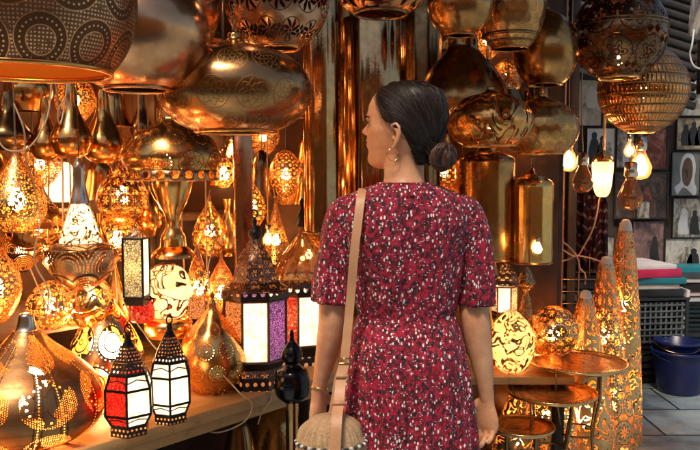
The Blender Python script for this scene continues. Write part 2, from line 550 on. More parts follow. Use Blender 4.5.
# ================================================================ camera, world, light
cam = bpy.data.cameras.new('camera'); cam.sensor_width = 36; cam.lens = 36 * F / 700; cam.clip_end = 300; cam.clip_start = .02
co = bpy.data.objects.new('camera', cam); link(co); co.location = (0, 0, CAMZ); co.rotation_euler = (PI / 2 - PITCH, 0, 0)
sc.camera = co
cam.dof.use_dof = False
w = bpy.data.worlds.new('World'); sc.world = w; w.use_nodes = True
nt = w.node_tree; bg = nt.nodes['Background']
sky = nt.nodes.new('ShaderNodeTexSky'); sky.sky_type = 'NISHITA'; sky.sun_disc = False
EL, AZ = math.radians(58), math.radians(200)
sky.sun_elevation = EL; sky.sun_rotation = AZ
nt.links.new(sky.outputs[0], bg.inputs[0]); bg.inputs[1].default_value = SKY
sl = bpy.data.lights.new('sun', 'SUN'); sl.energy = SUN; sl.angle = math.radians(14); sl.color = (1, .84, .66)
so = bpy.data.objects.new('sun', sl); link(so)
sd = Vector((math.sin(AZ) * math.cos(EL), math.cos(AZ) * math.cos(EL), math.sin(EL)))
so.rotation_euler = sd.to_track_quat('Z', 'Y').to_euler(); so.location = (0, -4, 8)
sc.view_settings.view_transform = 'Standard'; sc.view_settings.look = 'None'; sc.view_settings.gamma = 1
sc.view_settings.use_curve_mapping = False; sc.view_settings.exposure = EXPO
cy = sc.cycles
cy.use_denoising = True
try: cy.denoiser = 'OPENIMAGEDENOISE'; cy.denoising_input_passes = 'RGB_ALBEDO_NORMAL'
except Exception: pass
cy.max_bounces = 6; cy.diffuse_bounces = 2; cy.glossy_bounces = 4; cy.transmission_bounces = 3; cy.transparent_max_bounces = 8
cy.use_adaptive_sampling = True; cy.adaptive_threshold = .03
cy.sample_clamp_indirect = 6; cy.sample_clamp_direct = 0; cy.caustics_reflective = True; cy.blur_glossy = .3

# ================================================================ setting
ED = Vector((.64, .77, 0)).normalized(); PD = Vector((-.77, .64, 0)).normalized()
def G(px, py, H):
    a = V(px, py, 1.0) - Vector((0, 0, CAMZ)); t = (H - CAMZ) / a.z
    return Vector((0, 0, CAMZ)) + a * t
A0 = G(90, 447, SH); B0 = G(275, 391, SH)
ED = (B0 - A0).normalized(); PD = Vector((-ED.y, ED.x, 0))
def onb(t, p, z):  # t along bench edge from A0, p inward
    return A0 + ED * t + PD * p + Vector((0, 0, z - A0.z))
ANG = math.atan2(ED.y, ED.x)

# paving
b = MB('worn_stone_paving')
x, y, z = b.xyz()
U = x * 1.9 + .3; W = y * 2.3
Uo = U + fr(fl(W) * .5)
fx = ab(fr(Uo + (b.noise(9, 4) - .5) * .03) - .5); fy = ab(fr(W + (b.noise(8, 4) - .5) * .035) - .5)
joint = mx(fx > .487, fy > .484)
n = b.noise(3.5, 6); n2 = b.noise(30, 5); grime = sstep(b.noise(1.6, 7, None, .7), .45, .62)
idn = b.N('ShaderNodeTexWhiteNoise', noise_dimensions='2D'); b.L(b.vec(fl(Uo), fl(W)), idn.inputs[0])
c = b.ramp(n * .5 + n2 * .25 + E(idn.outputs[0]) * .25, [(.25, (.20, .27, .29)), (.5, (.38, .50, .54)), (.78, (.56, .68, .70))])
c = b.mixc(grime * .55, c, (.09, .085, .07)); c = b.mixc(sstep(b.noise(60, 3), .62, .7) * .6, c, (.06, .055, .05)); c = b.mixc(joint, c, (.03, .032, .032))
M['paving'] = b.done(b.bsdf(c, n * .5 + .12, 0, b.bump((1 - joint) * .5 + n2 * .5, .5, .008)))
g = bmesh.new(); bmesh.ops.create_grid(g, x_segments=1, y_segments=1, size=60)
tag(obj('ground', g, M['paving']), kind='structure')

M['plaster'] = simple('stained_plaster', (.20, .11, .06), .85, ns=3, var=.5, bump=.5, bscale=20)
M['backwall'] = simple('dark_brown_boards', (.12, .048, .016), .36, ns=5, var=.6, bump=.5, bscale=14)
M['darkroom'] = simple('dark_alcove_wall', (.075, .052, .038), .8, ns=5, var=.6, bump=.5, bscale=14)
M['oppwall'] = simple('warming_ochre_wall', (.66, .30, .10), .85, ns=2, var=.35, bump=.5, bscale=9)  # saturated ochre, chosen to warm what the brass reflects

def wallseg(name, p0, p1, h, th, mat, label, cat='wall', z0=0):
    p0 = Vector(p0); p1 = Vector(p1); d = p1 - p0; g = bmesh.new()
    box(g, (d.length / 2, 0, h / 2), (d.length, th, h))
    o = obj(name, g, mat, smooth=False, loc=(p0.x, p0.y, z0)); o.rotation_euler = (0, 0, math.atan2(d.y, d.x))
    return tag(o, label, cat)
W0 = onb(-1.6, 1.15, 0); W1 = onb(1.45, 1.15, 0)
wallseg('shop_wall', (W0.x, W0.y), (W1.x, W1.y), 3.0, .1, M['backwall'], 'dark brown board wall behind the crowded shelves of brass lamps')
YB = W1.y
wallseg('shop_wall', (W1.x, YB), (1.02, YB), 3.0, .1, M['backwall'], 'dark brown board wall behind the tall tube lamps and the woman')
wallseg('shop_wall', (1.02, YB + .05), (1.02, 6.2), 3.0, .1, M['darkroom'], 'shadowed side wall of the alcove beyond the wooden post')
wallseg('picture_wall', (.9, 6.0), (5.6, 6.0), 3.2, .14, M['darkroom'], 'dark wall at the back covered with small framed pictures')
# unseen alley walls, added and coloured to warm the brass reflections
wallseg('opposite_wall', (-7, -2.6), (7, -2.6), 3.3, .3, M['oppwall'], 'unseen ochre wall across the alley behind the viewer, added to warm reflections')
wallseg('alley_end_wall', (-7, -2.5), (-7, 4), 3.6, .3, M['oppwall'], 'unseen ochre wall closing the left end of the alley, added to warm reflections')
# canopy over the stall
g = bmesh.new(); 
box(g, (-1.6, 3.9, 2.72), (5.9, 4.4, .06))
tag(obj('stall_roof', g, M['darkwood'], smooth=False), 'dark board roof over the lamp stall', 'roof')
for i, yy in enumerate((1.85, 2.5, 3.2, 3.9)):
    g = bmesh.new(); box(g, (-1.3, yy, 2.64), (6.3, .07, .09)); bevel(g, .006)
    tag(obj('roof_beam', g, M['lintel']), 'brown beam under the stall roof that lamps hang from', 'beam', 'beams under the stall roof')

# bench with board top
bench = thing('display_bench', 'worn wooden display bench on the left crowded with lit brass lamps', 'bench', (A0.x, A0.y, 0), rz=ANG)
for k in range(5):
    g = bmesh.new(); box(g, (.25, .105 + k * .212, SH - .0175), (3.0, .208, .035)); bevel(g, .004, 2)
    obj('top_board', g, M['bench'], bench)
g = bmesh.new(); box(g, (.25, .03, SH - .055), (3.0, .02, .035)); bevel(g, .003)
obj('apron', g, M['bench'], bench)
for tx in (-1.1, .05, .86, 1.55):
    for py_ in (.06, .98):
        g = bmesh.new(); box(g, (tx, py_, (SH - .04) / 2), (.05, .05, SH - .04)); bevel(g, .004)
        obj('leg', g, M['darkwood'], bench)
g = bmesh.new(); box(g, (.45, .05, .36), (.9, .03, .04), ry=.62); obj('brace', g, M['black'], bench)
g = bmesh.new(); box(g, (1.2, .05, .36), (.8, .03, .04), ry=-.75); obj('brace', g, M['black'], bench)
# stepped shelves behind
for (p0, p1, zz, nm) in ((.50, 1.08, .92, 'lower'), (.84, 1.08, 1.22, 'upper')):
    t = thing('wall_shelf', f'{nm} stepped wooden shelf on the shop wall holding brass lamps', 'shelf', (A0.x, A0.y, 0), rz=ANG)
    g = bmesh.new(); box(g, (.1, (p0 + p1) / 2, zz - .012), (2.7, p1 - p0, .024)); bevel(g, .003); obj('board', g, M['lintel'], t)
    for tx in (-.9, .1, .8, 1.4):
        g = bmesh.new(); box(g, (tx, p0 + .04, (zz - .024 + (SH if nm == 'lower' else .92)) / 2), (.03, .03, zz - .024 - (SH if nm == 'lower' else .92))); obj('bracket', g, M['darkwood'], t)
# front-right platform behind the woman
t = thing('low_bench', 'low wooden bench behind the woman carrying lanterns and lit lattice lamps', 'bench', (0, 0, 0))
g = bmesh.new(); box(g, (.42, 3.62, .478), (1.15, .72, .035)); bevel(g, .004); obj('top_board', g, M['bench'], t)
for xx in (-.1, .93):
    for yy in (3.3, 3.93):
        g = bmesh.new(); box(g, (xx, yy, .23), (.05, .05, .46)); obj('leg', g, M['darkwood'], t)

# posts
def post(px, Y, wpx, mat, label, z1=2.7, dy=.07):
    X = V(px, 200, Y).x; wd = wpx * Y / F
    g = bmesh.new(); box(g, (0, 0, z1 / 2), (wd, dy, z1)); bevel(g, .006)
    o = obj('wooden_post', g, mat, loc=(X, Y, 0)); return tag(o, label, 'post')
post(541, 3.95, 15, M['post'], 'orange brown wooden post beside the gold drum lamp', 2.6)
post(556, 4.5, 14, M['post'], 'reddish upper post between the brass globes and the roller shutter', 2.75)
post(571, 4.62, 9, M['darkwood'], 'black post at the edge of the dark alcove', 2.75)


# roller shutter (upper right), slats
t = thing('roller_shutter', 'grey ribbed metal roller shutter above the hanging bulbs', 'shutter', (V(612, 60, 5.4).x, 5.4, 2.05))
M['shutter'] = simple('grey_shutter_steel', (.10, .095, .09), .45, .7, ns=4, var=.4)
for k in range(16):
    g = bmesh.new()
    prof = [(-.018, -.03), (.004, -.02), (.014, 0), (.004, .02), (-.018, .03)]
    rings = [[Vector((xx, -a * 1.6, z_ + k * .066 - xx * .30)) for a, z_ in prof] for xx in (-.62, .60)]
    loft(g, rings, close=False)
    o = obj('slat', g, M['shutter'], t)
g = bmesh.new(); box(g, (.63, -.03, .55), (.05, .07, 1.3)); bevel(g, .005); obj('side_rail', g, M['darkwood'], t)
# ================================================================ lamps
BEAMZ = 2.60
def lathe_obj(name, prof, mat, parent, loc=None, seg=48, smooth=True, phase=0, rib=None, sharpang=None, k=0, uvr=None):
    g = bmesh.new()
    lathe(g, catmull(prof, k) if k else prof, seg, phase=phase, rib=rib, uvr=uvr)
    o = obj(name, g, mat, parent, smooth=smooth, loc=loc)
    if sharpang: sharp(o, sharpang)
    return o
def rim(R, r, z, mat, parent, name='rim'):
    g = bmesh.new(); torus(g, R, r, z); return obj(name, g, mat, parent)
def pear(r, L=1.5):
    """bulb outline hanging down from z=0 (socket end up)"""
    return catmull([(r * .42, 0), (r * .45, -r * .35), (r * .8, -r * 1.1), (r * 1.0, -r * 1.75), (r * .78, -r * 2.4), (r * .4, -r * 2.68), (.0005, -r * 2.75)], 4)
def add_bulb(parent, z, r=.022, mat='bulb', up=False, x=0, y=0, sock=True):
    pr = pear(r)
    if up: pr = [(a, -c) for a, c in pr][::-1]
    o = lathe_obj('bulb', pr, M[mat], parent, (x, y, z), 20)
    if sock:
        s = 1 if not up else -1
        q = [(.0004, s * r * 1.1), (r * .5, s * r * 1.1), (r * .55, 0), (r * .44, -s * r * .1)]
        if up: q = q[::-1]
        lathe_obj('socket', q, M['socket'], parent, (x, y, z), 16)
    return o
def chain(parent, z0, z1, x=0, y=0, mat='bronze', links=True, r=.0028):
    g = bmesh.new()
    if links:
        n = int(min(5, (z1 - z0) / .015))
        for i in range(n): link_ring(g, (x, y, z0 + .006 + i * .0145), .0048, .0013, (i % 2) * PI / 2)
        zz = z0 + n * .0145; r = .0016
    else: zz = z0
    if zz < z1: tube(g, [(x, y, zz), (x, y, z1)], r, 6, caps=False)
    return obj('hanging_chain' if links else 'cord', g, M[mat], parent)

def globe(name, label, cx, cyp, rx, ry, Y, mat, op=.35, group=None, pw=1.0, pz=1.0, bulb=None, bmat='bulb', neck=True, neckmat=None, bz=0.0, band=None, tilt=None, top=.16, br=.024, cat='hanging lamp', seg=64, rimmat=None, flat=True, sock=True):
    """hanging shade: rounded body, neck and chain, open rim below"""
    c = V(cx, cyp, Y); s = Y / F; RX = rx * s; RZ = ry * s
    t = thing(name, label, cat, (c.x, Y, c.z - RZ), group)
    prof = []
    t0 = math.asin(min(.95, top)); t1 = PI - math.asin(min(.98, op))
    n = 26
    for i in range(n + 1):
        a = t0 + (t1 - t0) * i / n
        sx = math.sin(a); cz = math.cos(a)
        prof.append((RX * abs(sx) ** pw, RZ + RZ * (abs(cz) ** pz) * (1 if cz > 0 else -1)))
    lathe_obj('shade', prof, M[mat], t, None, seg)
    r1, z1 = prof[-1]; r0, z0 = prof[0]
    rim(r1, .0035 + RX * .012, z1, M[rimmat or mat if (rimmat or mat) in ('plain', 'bronze', 'pink', 'gold', 'plain2') else 'plain'], t)
    nm = M[neckmat or 'plain2']
    if neck:
        h = RX * .16
        lathe_obj('neck_cap', catmull([(.004, z0 + h), (r0 * .45, z0 + h * .95), (r0 * .5, z0 + h * .55), (r0 * .75, z0 + h * .25), (r0 * 1.15, z0 + .001), (r0 * 1.25, z0 - .004)], 3), nm, t, None, 28)
        chain(t, z0 + h, BEAMZ - t.location.z)
    else:
        chain(t, z0 - .002, BEAMZ - t.location.z)
    if band:
        for (zf, rr, mt) in band:
            zz = RZ + RZ * zf; R = RX * math.sqrt(max(0, 1 - zf * zf)) ** pw
            rim(R + .001, rr, zz, M[mt], t, 'band')
    if bulb:
        add_bulb(t, RZ + br * 1.4 + bz * RZ, br, bmat, sock=sock)
        g = bmesh.new(); tube(g, [(0, 0, RZ + br * 2.4 + bz * RZ), (0, 0, z0)], .0025, 6, caps=False); obj('stem', g, M['cord'], t)
    return t

def turned(name, label, cx, pts, Y, mat, cat='lamp', group=None, k=4, seg=48, seat=None, bulb=None, br=.022, bmat='bulb', hang=False, closed_top=True, parts=(), glow=None, n_sides=None, hang_h=None, sock=True, up=False):
    """a turned lamp whose outline (half width, row) was measured; pts from top to bottom"""
    s = Y / F
    zb = V(cx, pts[-1][1], Y).z
    c = V(cx, pts[-1][1], Y)
    t = thing(name, label, cat, (c.x, Y, zb if seat is None else seat), group)
    def cv(p): return [(max(.0005, hw * s), V(cx, y, Y).z - zb) for hw, y in p]
    pr = cv(pts)
    body = lathe_obj('shade', pr, M[mat], t, None, n_sides or seg, smooth=n_sides is None, k=k, phase=PI / (n_sides or 1) if n_sides else 0)
    for (nm, pp, mt, kk) in parts:
        lathe_obj(nm, cv(pp), M[mt], t, None, seg if kk >= 0 else 6, k=max(kk, 0))
    if hang:
        chain(t, pr[0][1] - .002, BEAMZ - t.location.z, links=(hang != 'cord'), mat='bronze' if hang != 'cord' else 'cord')
    if bulb:
        z = V(cx, bulb, Y).z - zb
        add_bulb(t, z + (br * 1.5 if not up else -br * 1.5), br, bmat, sock=sock, up=up)
    return t
def prt(nm, pp, mt, kk=0): return (nm, pp, mt, kk)

# ---- upper row of hanging brass shades --------------------------------
globe('medallion_globe_lamp', 'big brown brass globe at the upper left with dotted round medallions', 26, 2, 106, 97, 1.50, 'medal', .72, bulb=True, pw=.9, rimmat='plain', bz=-.1, br=.02)
globe('smooth_globe_lamp', 'smooth rosy brass globe tucked behind the medallion globe, silvery on top', 136, 34, 72, 59, 1.78, 'pink', .42, pw=.95)
globe('smooth_globe_lamp', 'dim rosy globe half hidden behind the smooth rosy one near the top edge', 178, 2, 41, 62, 2.15, 'pink', .35)
globe('engraved_flat_lamp', 'wide flattened engraved brass shade over the square column, orange glints below', 235, 91, 76, 45, 1.95, 'engr', .47, pw=.9, pz=.95, bulb=None)
globe('leaf_openwork_bowl', 'rosy bowl shade pierced with leaf cut-outs at the top above the flattened shade', 277, -2, 52, 53, 2.15, 'leaf', .42, rimmat='plain')
globe('dish_lamp', 'shallow brass dish shade with dark red cut pattern cropped by the top edge', 381, -14, 47, 32, 2.1, 'swirlred', .55, rimmat='bronze')
globe('small_globe_lamp', 'small round dark brass globe with a short collar, left of the pear globe', 460, 6, 32, 31, 2.6, 'plain2', .42)
globe('pear_globe_lamp', 'dark brass pear globe with an engraved band, in the middle of the top row', 511, 4, 34, 50, 2.85, 'engrfine', .5, band=((-.62, .006, 'bronze'), (-.75, .004, 'bronze')))
globe('tilted_globe_lamp', 'shiny brass globe with a dark round base, right of the pear globe', 546, 51, 32, 38, 3.05, 'plain2', .5)
globe('scroll_oblate_lamp', 'lit oblate brass lamp with scroll cut-outs next to the hair bun', 490, 122, 43.5, 28, 2.75, 'swirl', .56, pw=.9, bulb=True, br=.018, rimmat='plain')
globe('oblate_lamp', 'plain oblate brass lamp behind the scroll-cut lamp above the gold drum', 541, 129, 37, 29, 3.0, 'engrfine', .55, pw=.85, rimmat='plain')
globe('flower_globe_lamp', 'large dark bronze globe with flower piercings and a lit open mouth below', 619.5, 34, 45.5, 47, 3.1, 'flower', .42, band=((.20, .0035, 'bronze'), (.13, .0035, 'bronze')), bulb=True, bz=-.55, rimmat='gold', br=.014)
globe('faceted_globe_lamp', 'amber hammered globe with rows of facets hanging behind the dark flower globe', 643, 90, 43.5, 43, 3.6, 'tile', .3, bulb=True, bz=0, br=.03)

# ---- tall tube lamps ----------------------------------------------------
def tubelamp(label, cx, hw, y0, y1, Y, mat, sides=0, seat=None, name='tube_lamp'):
    pts = [(hw * .2, y0 - 8), (hw * .55, y0 - 6), (hw * .96, y0), (hw, y0 + 5), (hw * .985, (y0 + y1) / 2), (hw, y1 - 4), (hw * .97, y1)]
    am = .25 if name == 'drum_lamp' else 1
    def rib(a, z): return 1 + am * (.022 * math.sin(a * 9 + z * 2) + .012 * math.sin(a * 23 + z * 5))
    s = Y / F; c = V(cx, y1, Y)
    t = thing(name, label, 'tube lamp', (c.x, Y, c.z))
    pr = [(h * s, V(cx, y, Y).z - c.z) for h, y in pts]
    lathe_obj('tube', pr, M[mat], t, None, 96, rib=rib)
    rim(hw * s, .004, 0, M['plain2'], t)
    lathe_obj('cap', [(.006, pr[0][1] + .03), (.012, pr[0][1] + .02), (hw * s * .25, pr[0][1] - .001)], M['plain2'], t, None, 20)
    chain(t, pr[0][1] + .03, BEAMZ - c.z)
    return t
tubelamp('tall slim shiny metal tube lamp hanging just left of the woman', 321, 17.5, -30, 232, 2.75, 'silver')
tubelamp('wide brown metal tube lamp hanging right behind the face of the woman', 373, 31, 20, 236, 2.9, 'silver')
tubelamp('dull bronze tube lamp hanging behind the top of the head', 421, 19, -20, 212, 3.3, 'bronze')
tubelamp('thin brass tube lamp half hidden between the two shiny tube lamps', 347, 9, -20, 240, 3.5, 'plain2')
turned('gourd_lamp', 'tall brown gourd shaped lamp with a swelling belly behind the hair', 462, [(8, 36), (14, 38), (15, 48), (20, 56), (34, 72), (44, 92), (46, 108), (42, 122), (30, 132)], 3.1, 'plain2', 'hanging lamp', hang=True)
tubelamp('wide brown drum lamp hanging below the scroll-cut lamp', 484, 30, 158, 258, 3.35, 'plain2', name='drum_lamp')
t = tubelamp('bright gold drum lamp hanging in front of the orange post', 531, 21, 182, 262, 3.3, 'gold', name='drum_lamp')
add_bulb(t, .10, .018, 'bulb', y=-.115, sock=True)
turned('bell_lamp', 'small dark bell lamp in the gap under the pear globe', 505, [(5, 76), (10, 82), (16, 96), (20, 108), (21, 114)], 3.6, 'bronze', 'hanging lamp', hang=True)
turned('cup_lamp', 'small brass cup lamp hanging under the shiny tilted globe', 537, [(12, 88), (13, 96), (12, 104)], 3.45, 'bronze', 'hanging lamp', hang='cord')

# ---- square column left of centre
t = thing('square_column_lamp', 'tall square brass column lamp standing under the wide flattened shade', 'lamp', (V(243, 200, 2.6).x, 2.6, .92), rz=.25)
g = bmesh.new(); box(g, (0, 0, .32), (.062, .062, .60)); bevel(g, .004); obj('column', g, M['pink'], t)
g = bmesh.new(); box(g, (0, 0, .01), (.10, .10, .02)); bevel(g, .004); obj('base', g, M['plain2'], t)
g = bmesh.new(); box(g, (0, 0, .63), (.075, .075, .02)); bevel(g, .003); obj('cap', g, M['plain2'], t)

# ---- hanging pear pendants (unlit), upper left
def pearpend(label, cx, y0, y1, hw, Y, mat, bulb=False):
    h = y1 - y0
    return turned('pear_pendant', label, cx, [(hw * .22, y0), (hw * .28, y0 + h * .12), (hw * .34, y0 + h * .3), (hw * .6, y0 + h * .48), (hw * .95, y0 + h * .68), (hw, y0 + h * .8), (hw * .8, y0 + h * .93), (hw * .45, y1)], Y, mat, 'hanging lamp', 'pear pendants hanging upper left', hang=True, bulb=(y0 + y1) / 2 if bulb else None)
pearpend('leftmost brass pear pendant under the medallion globe', 9, 92, 150, 22, 2.5, 'bronze')
pearpend('amber brass pear pendant, second from left under the medallion globe', 46, 98, 160, 15, 2.55, 'plain')
pearpend('middle brass pear pendant, plumpest of the hanging row', 72, 84, 158, 20, 2.45, 'plain')
pearpend('rightmost brass pear pendant, beside the pagoda lamp', 104, 90, 163, 21, 2.6, 'plain')
pearpend('slim dark pear pendant in the shadow above the pagoda lamp neck', 142, 92, 140, 11, 3.0, 'bronze')

# ---- pagoda lamp
turned('pagoda_lamp', 'brass dome lamp with a pierced band, like a pagoda roof, on a goblet stem', 172, [(9, 104), (11, 112), (13, 120), (24, 128), (40, 138), (48, 152), (49, 160), (45, 167), (44, 170)], 2.45, 'engr2', 'table lamp',
       parts=(prt('finial', [(1, 86), (4, 90), (5, 96), (8, 102), (9, 104)], 'plain', 3), prt('pierced_band', [(44, 170), (47, 171), (47, 180), (44, 181)], 'dots2', 0),
              prt('goblet_stem', [(20, 181), (19, 188), (14, 203), (8, 215), (7, 226), (12, 236), (13, 246)], 'gold', 3), prt('foot', [(13, 246), (20, 252), (22, 257)], 'plain', 2)), bulb=158)
def GY(px, py, H=SH): return G(px, py, H).y

# ---- hanging spinning-top lamp (lit)
turned('spinning_top_lamp', 'hanging top shaped lamp with silver neck, glowing cone and fan-pierced bowl', 82, [(22, 243), (35, 247), (36.5, 250), (36, 258), (31, 270), (22, 281), (12, 288), (4, 291)], 2.0, 'fan', 'hanging lamp',
       parts=(prt('neck', [(3, 158), (4, 162), (6, 168), (6, 184), (9, 198), (10, 203)], 'socket', 3), prt('pierced_cone', [(9, 202), (15, 220), (22, 243)], 'latticeshell', 2), prt('glow_liner', [(8, 204), (13.8, 221), (20.6, 242.5)], 'pane', 2), prt('bulb', [(1, 212), (4, 216), (6, 224), (4, 231), (1, 234)], 'bulb', 2),
              prt('finial', [(4, 291), (6, 294), (3, 298), (1, 303)], 'gold', 2)), hang=True)
# ---- left edge
turned('lace_egg_lamp', 'lit lace-cut brass egg lamp hanging at the left edge', 18, [(2, 146), (4, 156), (12, 170), (23, 188), (28, 203), (26, 218), (15, 232)], 2.3, 'lacefine', 'hanging lamp', bulb=200, hang='cord', br=.026)
turned('rosette_egg_lamp', 'rosy pierced egg lamp low at the left edge above the big onion lamp', -2, [(2, 244), (8, 252), (19, 268), (24, 286), (20, 304), (12, 318), (4, 324)], 2.1, 'fili2', 'hanging lamp', bulb=288, hang='cord', br=.022)
turned('small_onion_lamp', 'lit onion lamp with silver finial hanging between the top-shaped and pagoda lamps', 123, [(1, 158), (3, 162), (6, 166), (6, 169), (12, 174), (21, 184), (25.5, 197), (24, 208), (16, 217)], 2.75, 'fili', 'hanging lamp', bulb=195, hang=True, br=.024)
turned('hexagonal_glass_lamp', 'six-sided glowing glass lamp under the brass pear pendants', 61, [(4, 160), (10, 164), (18, 178), (14, 192), (8, 202)], 2.9, 'pane', 'hanging lamp', n_sides=6, k=0, hang='cord', bulb=178, br=.014, bmat='bulbhot',
       parts=(prt('cap', [(1, 156), (5, 158), (7, 163)], 'plain', 0),))
turned('scroll_bowl_lamp', 'brass bowl lamp with scroll cuts behind the hexagonal glass lamp', 36, [(4, 196), (14, 200), (26, 214), (30, 228), (26, 240), (14, 250)], 2.7, 'scroll', 'hanging lamp', hang='cord', bulb=226, br=.026)
turned('round_lace_lamp', 'round lace lamp glowing amber under the small onion lamp', 118, [(5, 216), (16, 220), (25, 232), (25, 246), (17, 258), (8, 262)], 2.75, 'lace', 'lamp', hang='cord', bulb=240, br=.026)

# ---- teardrop and big onions on the bench
Y = GY(107, 391)
turned('teardrop_lamp', 'tall teardrop lamp with bright medallion cut-outs behind the small lanterns', 107, [(2, 286), (4, 292), (11, 304), (22, 322), (33, 342), (38, 360), (36, 374), (27, 388), (22, 392)], Y, 'teard', 'table lamp', bulb=352, br=.05, bmat='bulbhot', seat=SH, sock=False, up=True)
Y = GY(30, 436)
turned('big_onion_lamp', 'biggest onion shaped lamp at the lower left, dotted drop outlines, silver neck', 30, [(13, 333), (25, 346), (44, 361), (62, 377), (71, 392), (74, 407), (71, 421), (62, 432), (48, 439)], Y, 'stud', 'table lamp',
       parts=(prt('neck', [(5, 316), (7, 318), (8, 323), (10, 331), (13.5, 334)], 'socket', 3), prt('foot', [(48, 438), (50, 439.5), (49, 441), (44, 442)], 'plain', 0)), bulb=392, br=.046, bmat='bulbhot', seat=SH, sock=False, up=True)
Y = GY(213, 390)
turned('brown_onion_lamp', 'brown engraved onion lamp with rosettes between the small and the big lanterns', 213, [(2, 303), (4, 307), (6, 313), (14, 323), (25, 336), (33, 351), (35.5, 365), (32, 379), (25, 389), (19, 394)], Y, 'engr2', 'table lamp', bulb=362, br=.024, seat=SH, up=True,
       parts=(prt('finial', [(1, 296), (3, 299), (2, 303)], 'plain', 0),))
# ---- stepped shelf items
Y = GY(168, 318, .92)
turned('scroll_ball_lamp', 'glowing pale ball lamp with dark scroll lines on a gold ring base', 168, [(7, 246), (17, 251), (24, 263), (25.5, 277), (22, 291), (15, 301)], Y, 'scrollshell', 'table lamp', seat=.92, bulb=275, br=.016, bmat='bulbwhite', sock=False, up=True,
       parts=(prt('glow_liner', [(7 * .9, 248), (16, 252.5), (22.6, 264), (24, 277), (20.6, 290), (14, 299.5)], 'liner', 4), prt('base', [(15, 300), (24, 303), (25, 309), (23, 316), (20, 319)], 'gold', 0),))
def votive(label, cx, y0, y1, hw, mat, H=.92):
    Y = GY(cx, y1, H)
    return turned('glass_votive', label, cx, [(hw * .8, y0), (hw, y0 + (y1 - y0) * .4), (hw * .9, y1 - 2), (hw * .55, y1)], Y, mat, 'candle holder', 'coloured glass votives', seat=H)
votive('red glass votive glowing under the amber pane lantern', 142, 300, 322, 13, 'paner')
votive('second red glass votive, nearer the brown onion lamp', 171, 327, 352, 12, 'paner', .80) if False else None
votive('orange glass votive beside the gold foot of the scroll ball lamp', 196, 296, 318, 9, 'paneo')

# ---- lanterns -----------------------------------------------------------
def lantern(name, label, cx, Y, seat, n, secs, bars='black', barw=.0035, top=None, extra=(), cat='lantern', turn=0.0):
    """secs: list of (hw0,y0,hw1,y1,what) top to bottom; what = material key or list of pane keys from the face nearest the viewer round to the right"""
    s = Y / F; yb = secs[-1][3]; zb = V(cx, yb, Y).z; c = V(cx, yb, Y)
    t = thing(name, label, cat, (c.x, Y, seat if seat is not None else zb))
    face = math.atan2(-c.y, -c.x) + turn
    def P(hw, y, k):   # corner k
        a = face + (k - .5) * 2 * PI / n; R = hw * s
        return Vector((R * math.cos(a), R * math.sin(a), V(cx, y, Y).z - zb))
    for (h0, y0, h1, y1, what) in secs:
        if isinstance(what, str):
            g = bmesh.new(); uvl = g.loops.layers.uv.verify()
            rings = [[g.verts.new(P(h, y, k)) for k in range(n)] for h, y in ((h0, y0), (h1, y1))]
            H = (rings[0][0].co - rings[1][0].co).length; per = 2 * PI * max(h0, h1) * s
            for k in range(n):
                f = g.faces.new((rings[0][k], rings[1][k], rings[1][(k + 1) % n], rings[0][(k + 1) % n]))
                v0 = y0 * .01
                for lp, q in zip(f.loops, ((k / n, v0), (k / n, v0 + H / per), ((k + 1) / n, v0 + H / per), ((k + 1) / n, v0))): lp[uvl].uv = q
            obj('dome' if h1 > h0 * 1.3 and y1 - y0 > 8 else 'collar', g, M[what], t, smooth=False)
        else:
            for k in range(n):
                g = bmesh.new(); i0 = .985
                q = [P(h0 * i0, y0, k), P(h1 * i0, y1, k), P(h1 * i0, y1, k + 1), P(h0 * i0, y0, k + 1)]
                vs = [g.verts.new(p) for p in q]; g.faces.new(vs)
                # thickness of the pane
                nrm = (q[1] - q[0]).cross(q[3] - q[0]).normalized() * .0022
                vb = [g.verts.new(p - nrm) for p in q]; g.faces.new(vb[::-1])
                for i in range(4): g.faces.new((vs[(i + 1) % 4], vs[i], vb[i], vb[(i + 1) % 4]))
                obj('pane', g, M[what[k % len(what)]], t, smooth=False)
            g = bmesh.new()
            for k in range(n):
                tube(g, [P(h0, y0, k), P(h1, y1, k)], barw, 6)
                tube(g, [P(h0, y0, k), P(h0, y0, k + 1)], barw, 6); tube(g, [P(h1, y1, k), P(h1, y1, k + 1)], barw, 6)
                if y1 - y0 < 20:      # curved tracery in the short panes
                    a, b_, c_, d_ = P(h0, y0, k), P(h1, y1, k), P(h1, y1, k + 1), P(h0, y0, k + 1)
                    m = (a + d_) / 2 * .99
                    tube(g, [b_ * .5 + a * .5, m * .45 + (a + b_ + c_ + d_) / 4 * .55, c_ * .5 + d_ * .5], barw * .5, 5)
                else:
                    a, b_, c_, d_ = P(h0, y0, k), P(h1, y1, k), P(h1, y1, k + 1), P(h0, y0, k + 1)
            obj('frame', g, M[bars], t)
    pn = [q for q in secs if not isinstance(q[4], str)]
    if pn:
        big_ = max(pn, key=lambda q: q[3] - q[1]); ym = (big_[1] + big_[3]) / 2; rb = min(.022, big_[0] * s * .30)
        add_bulb(t, V(cx, ym, Y).z - zb - rb * 1.7, rb, 'bulbwhite', up=True)
    for (nm, pp, mt) in extra:
        pr = [(max(.0005, hw * s), V(cx, y, Y).z - zb) for hw, y in pp]
        lathe_obj(nm, pr, M[mt], t, None, 24, k=3)
    if top:
        g = bmesh.new(); R = top[0] * s; link_ring(g, (0, 0, V(cx, top[1], Y).z - zb), R, R * .25, face + PI / 2)
        obj('ring', g, M['black'], t)
    return t
W = 'pane'; Rr = 'paner'; O = 'paneo'; Pp = 'panep'; Yy = 'paney'
Y = GY(130, 432)
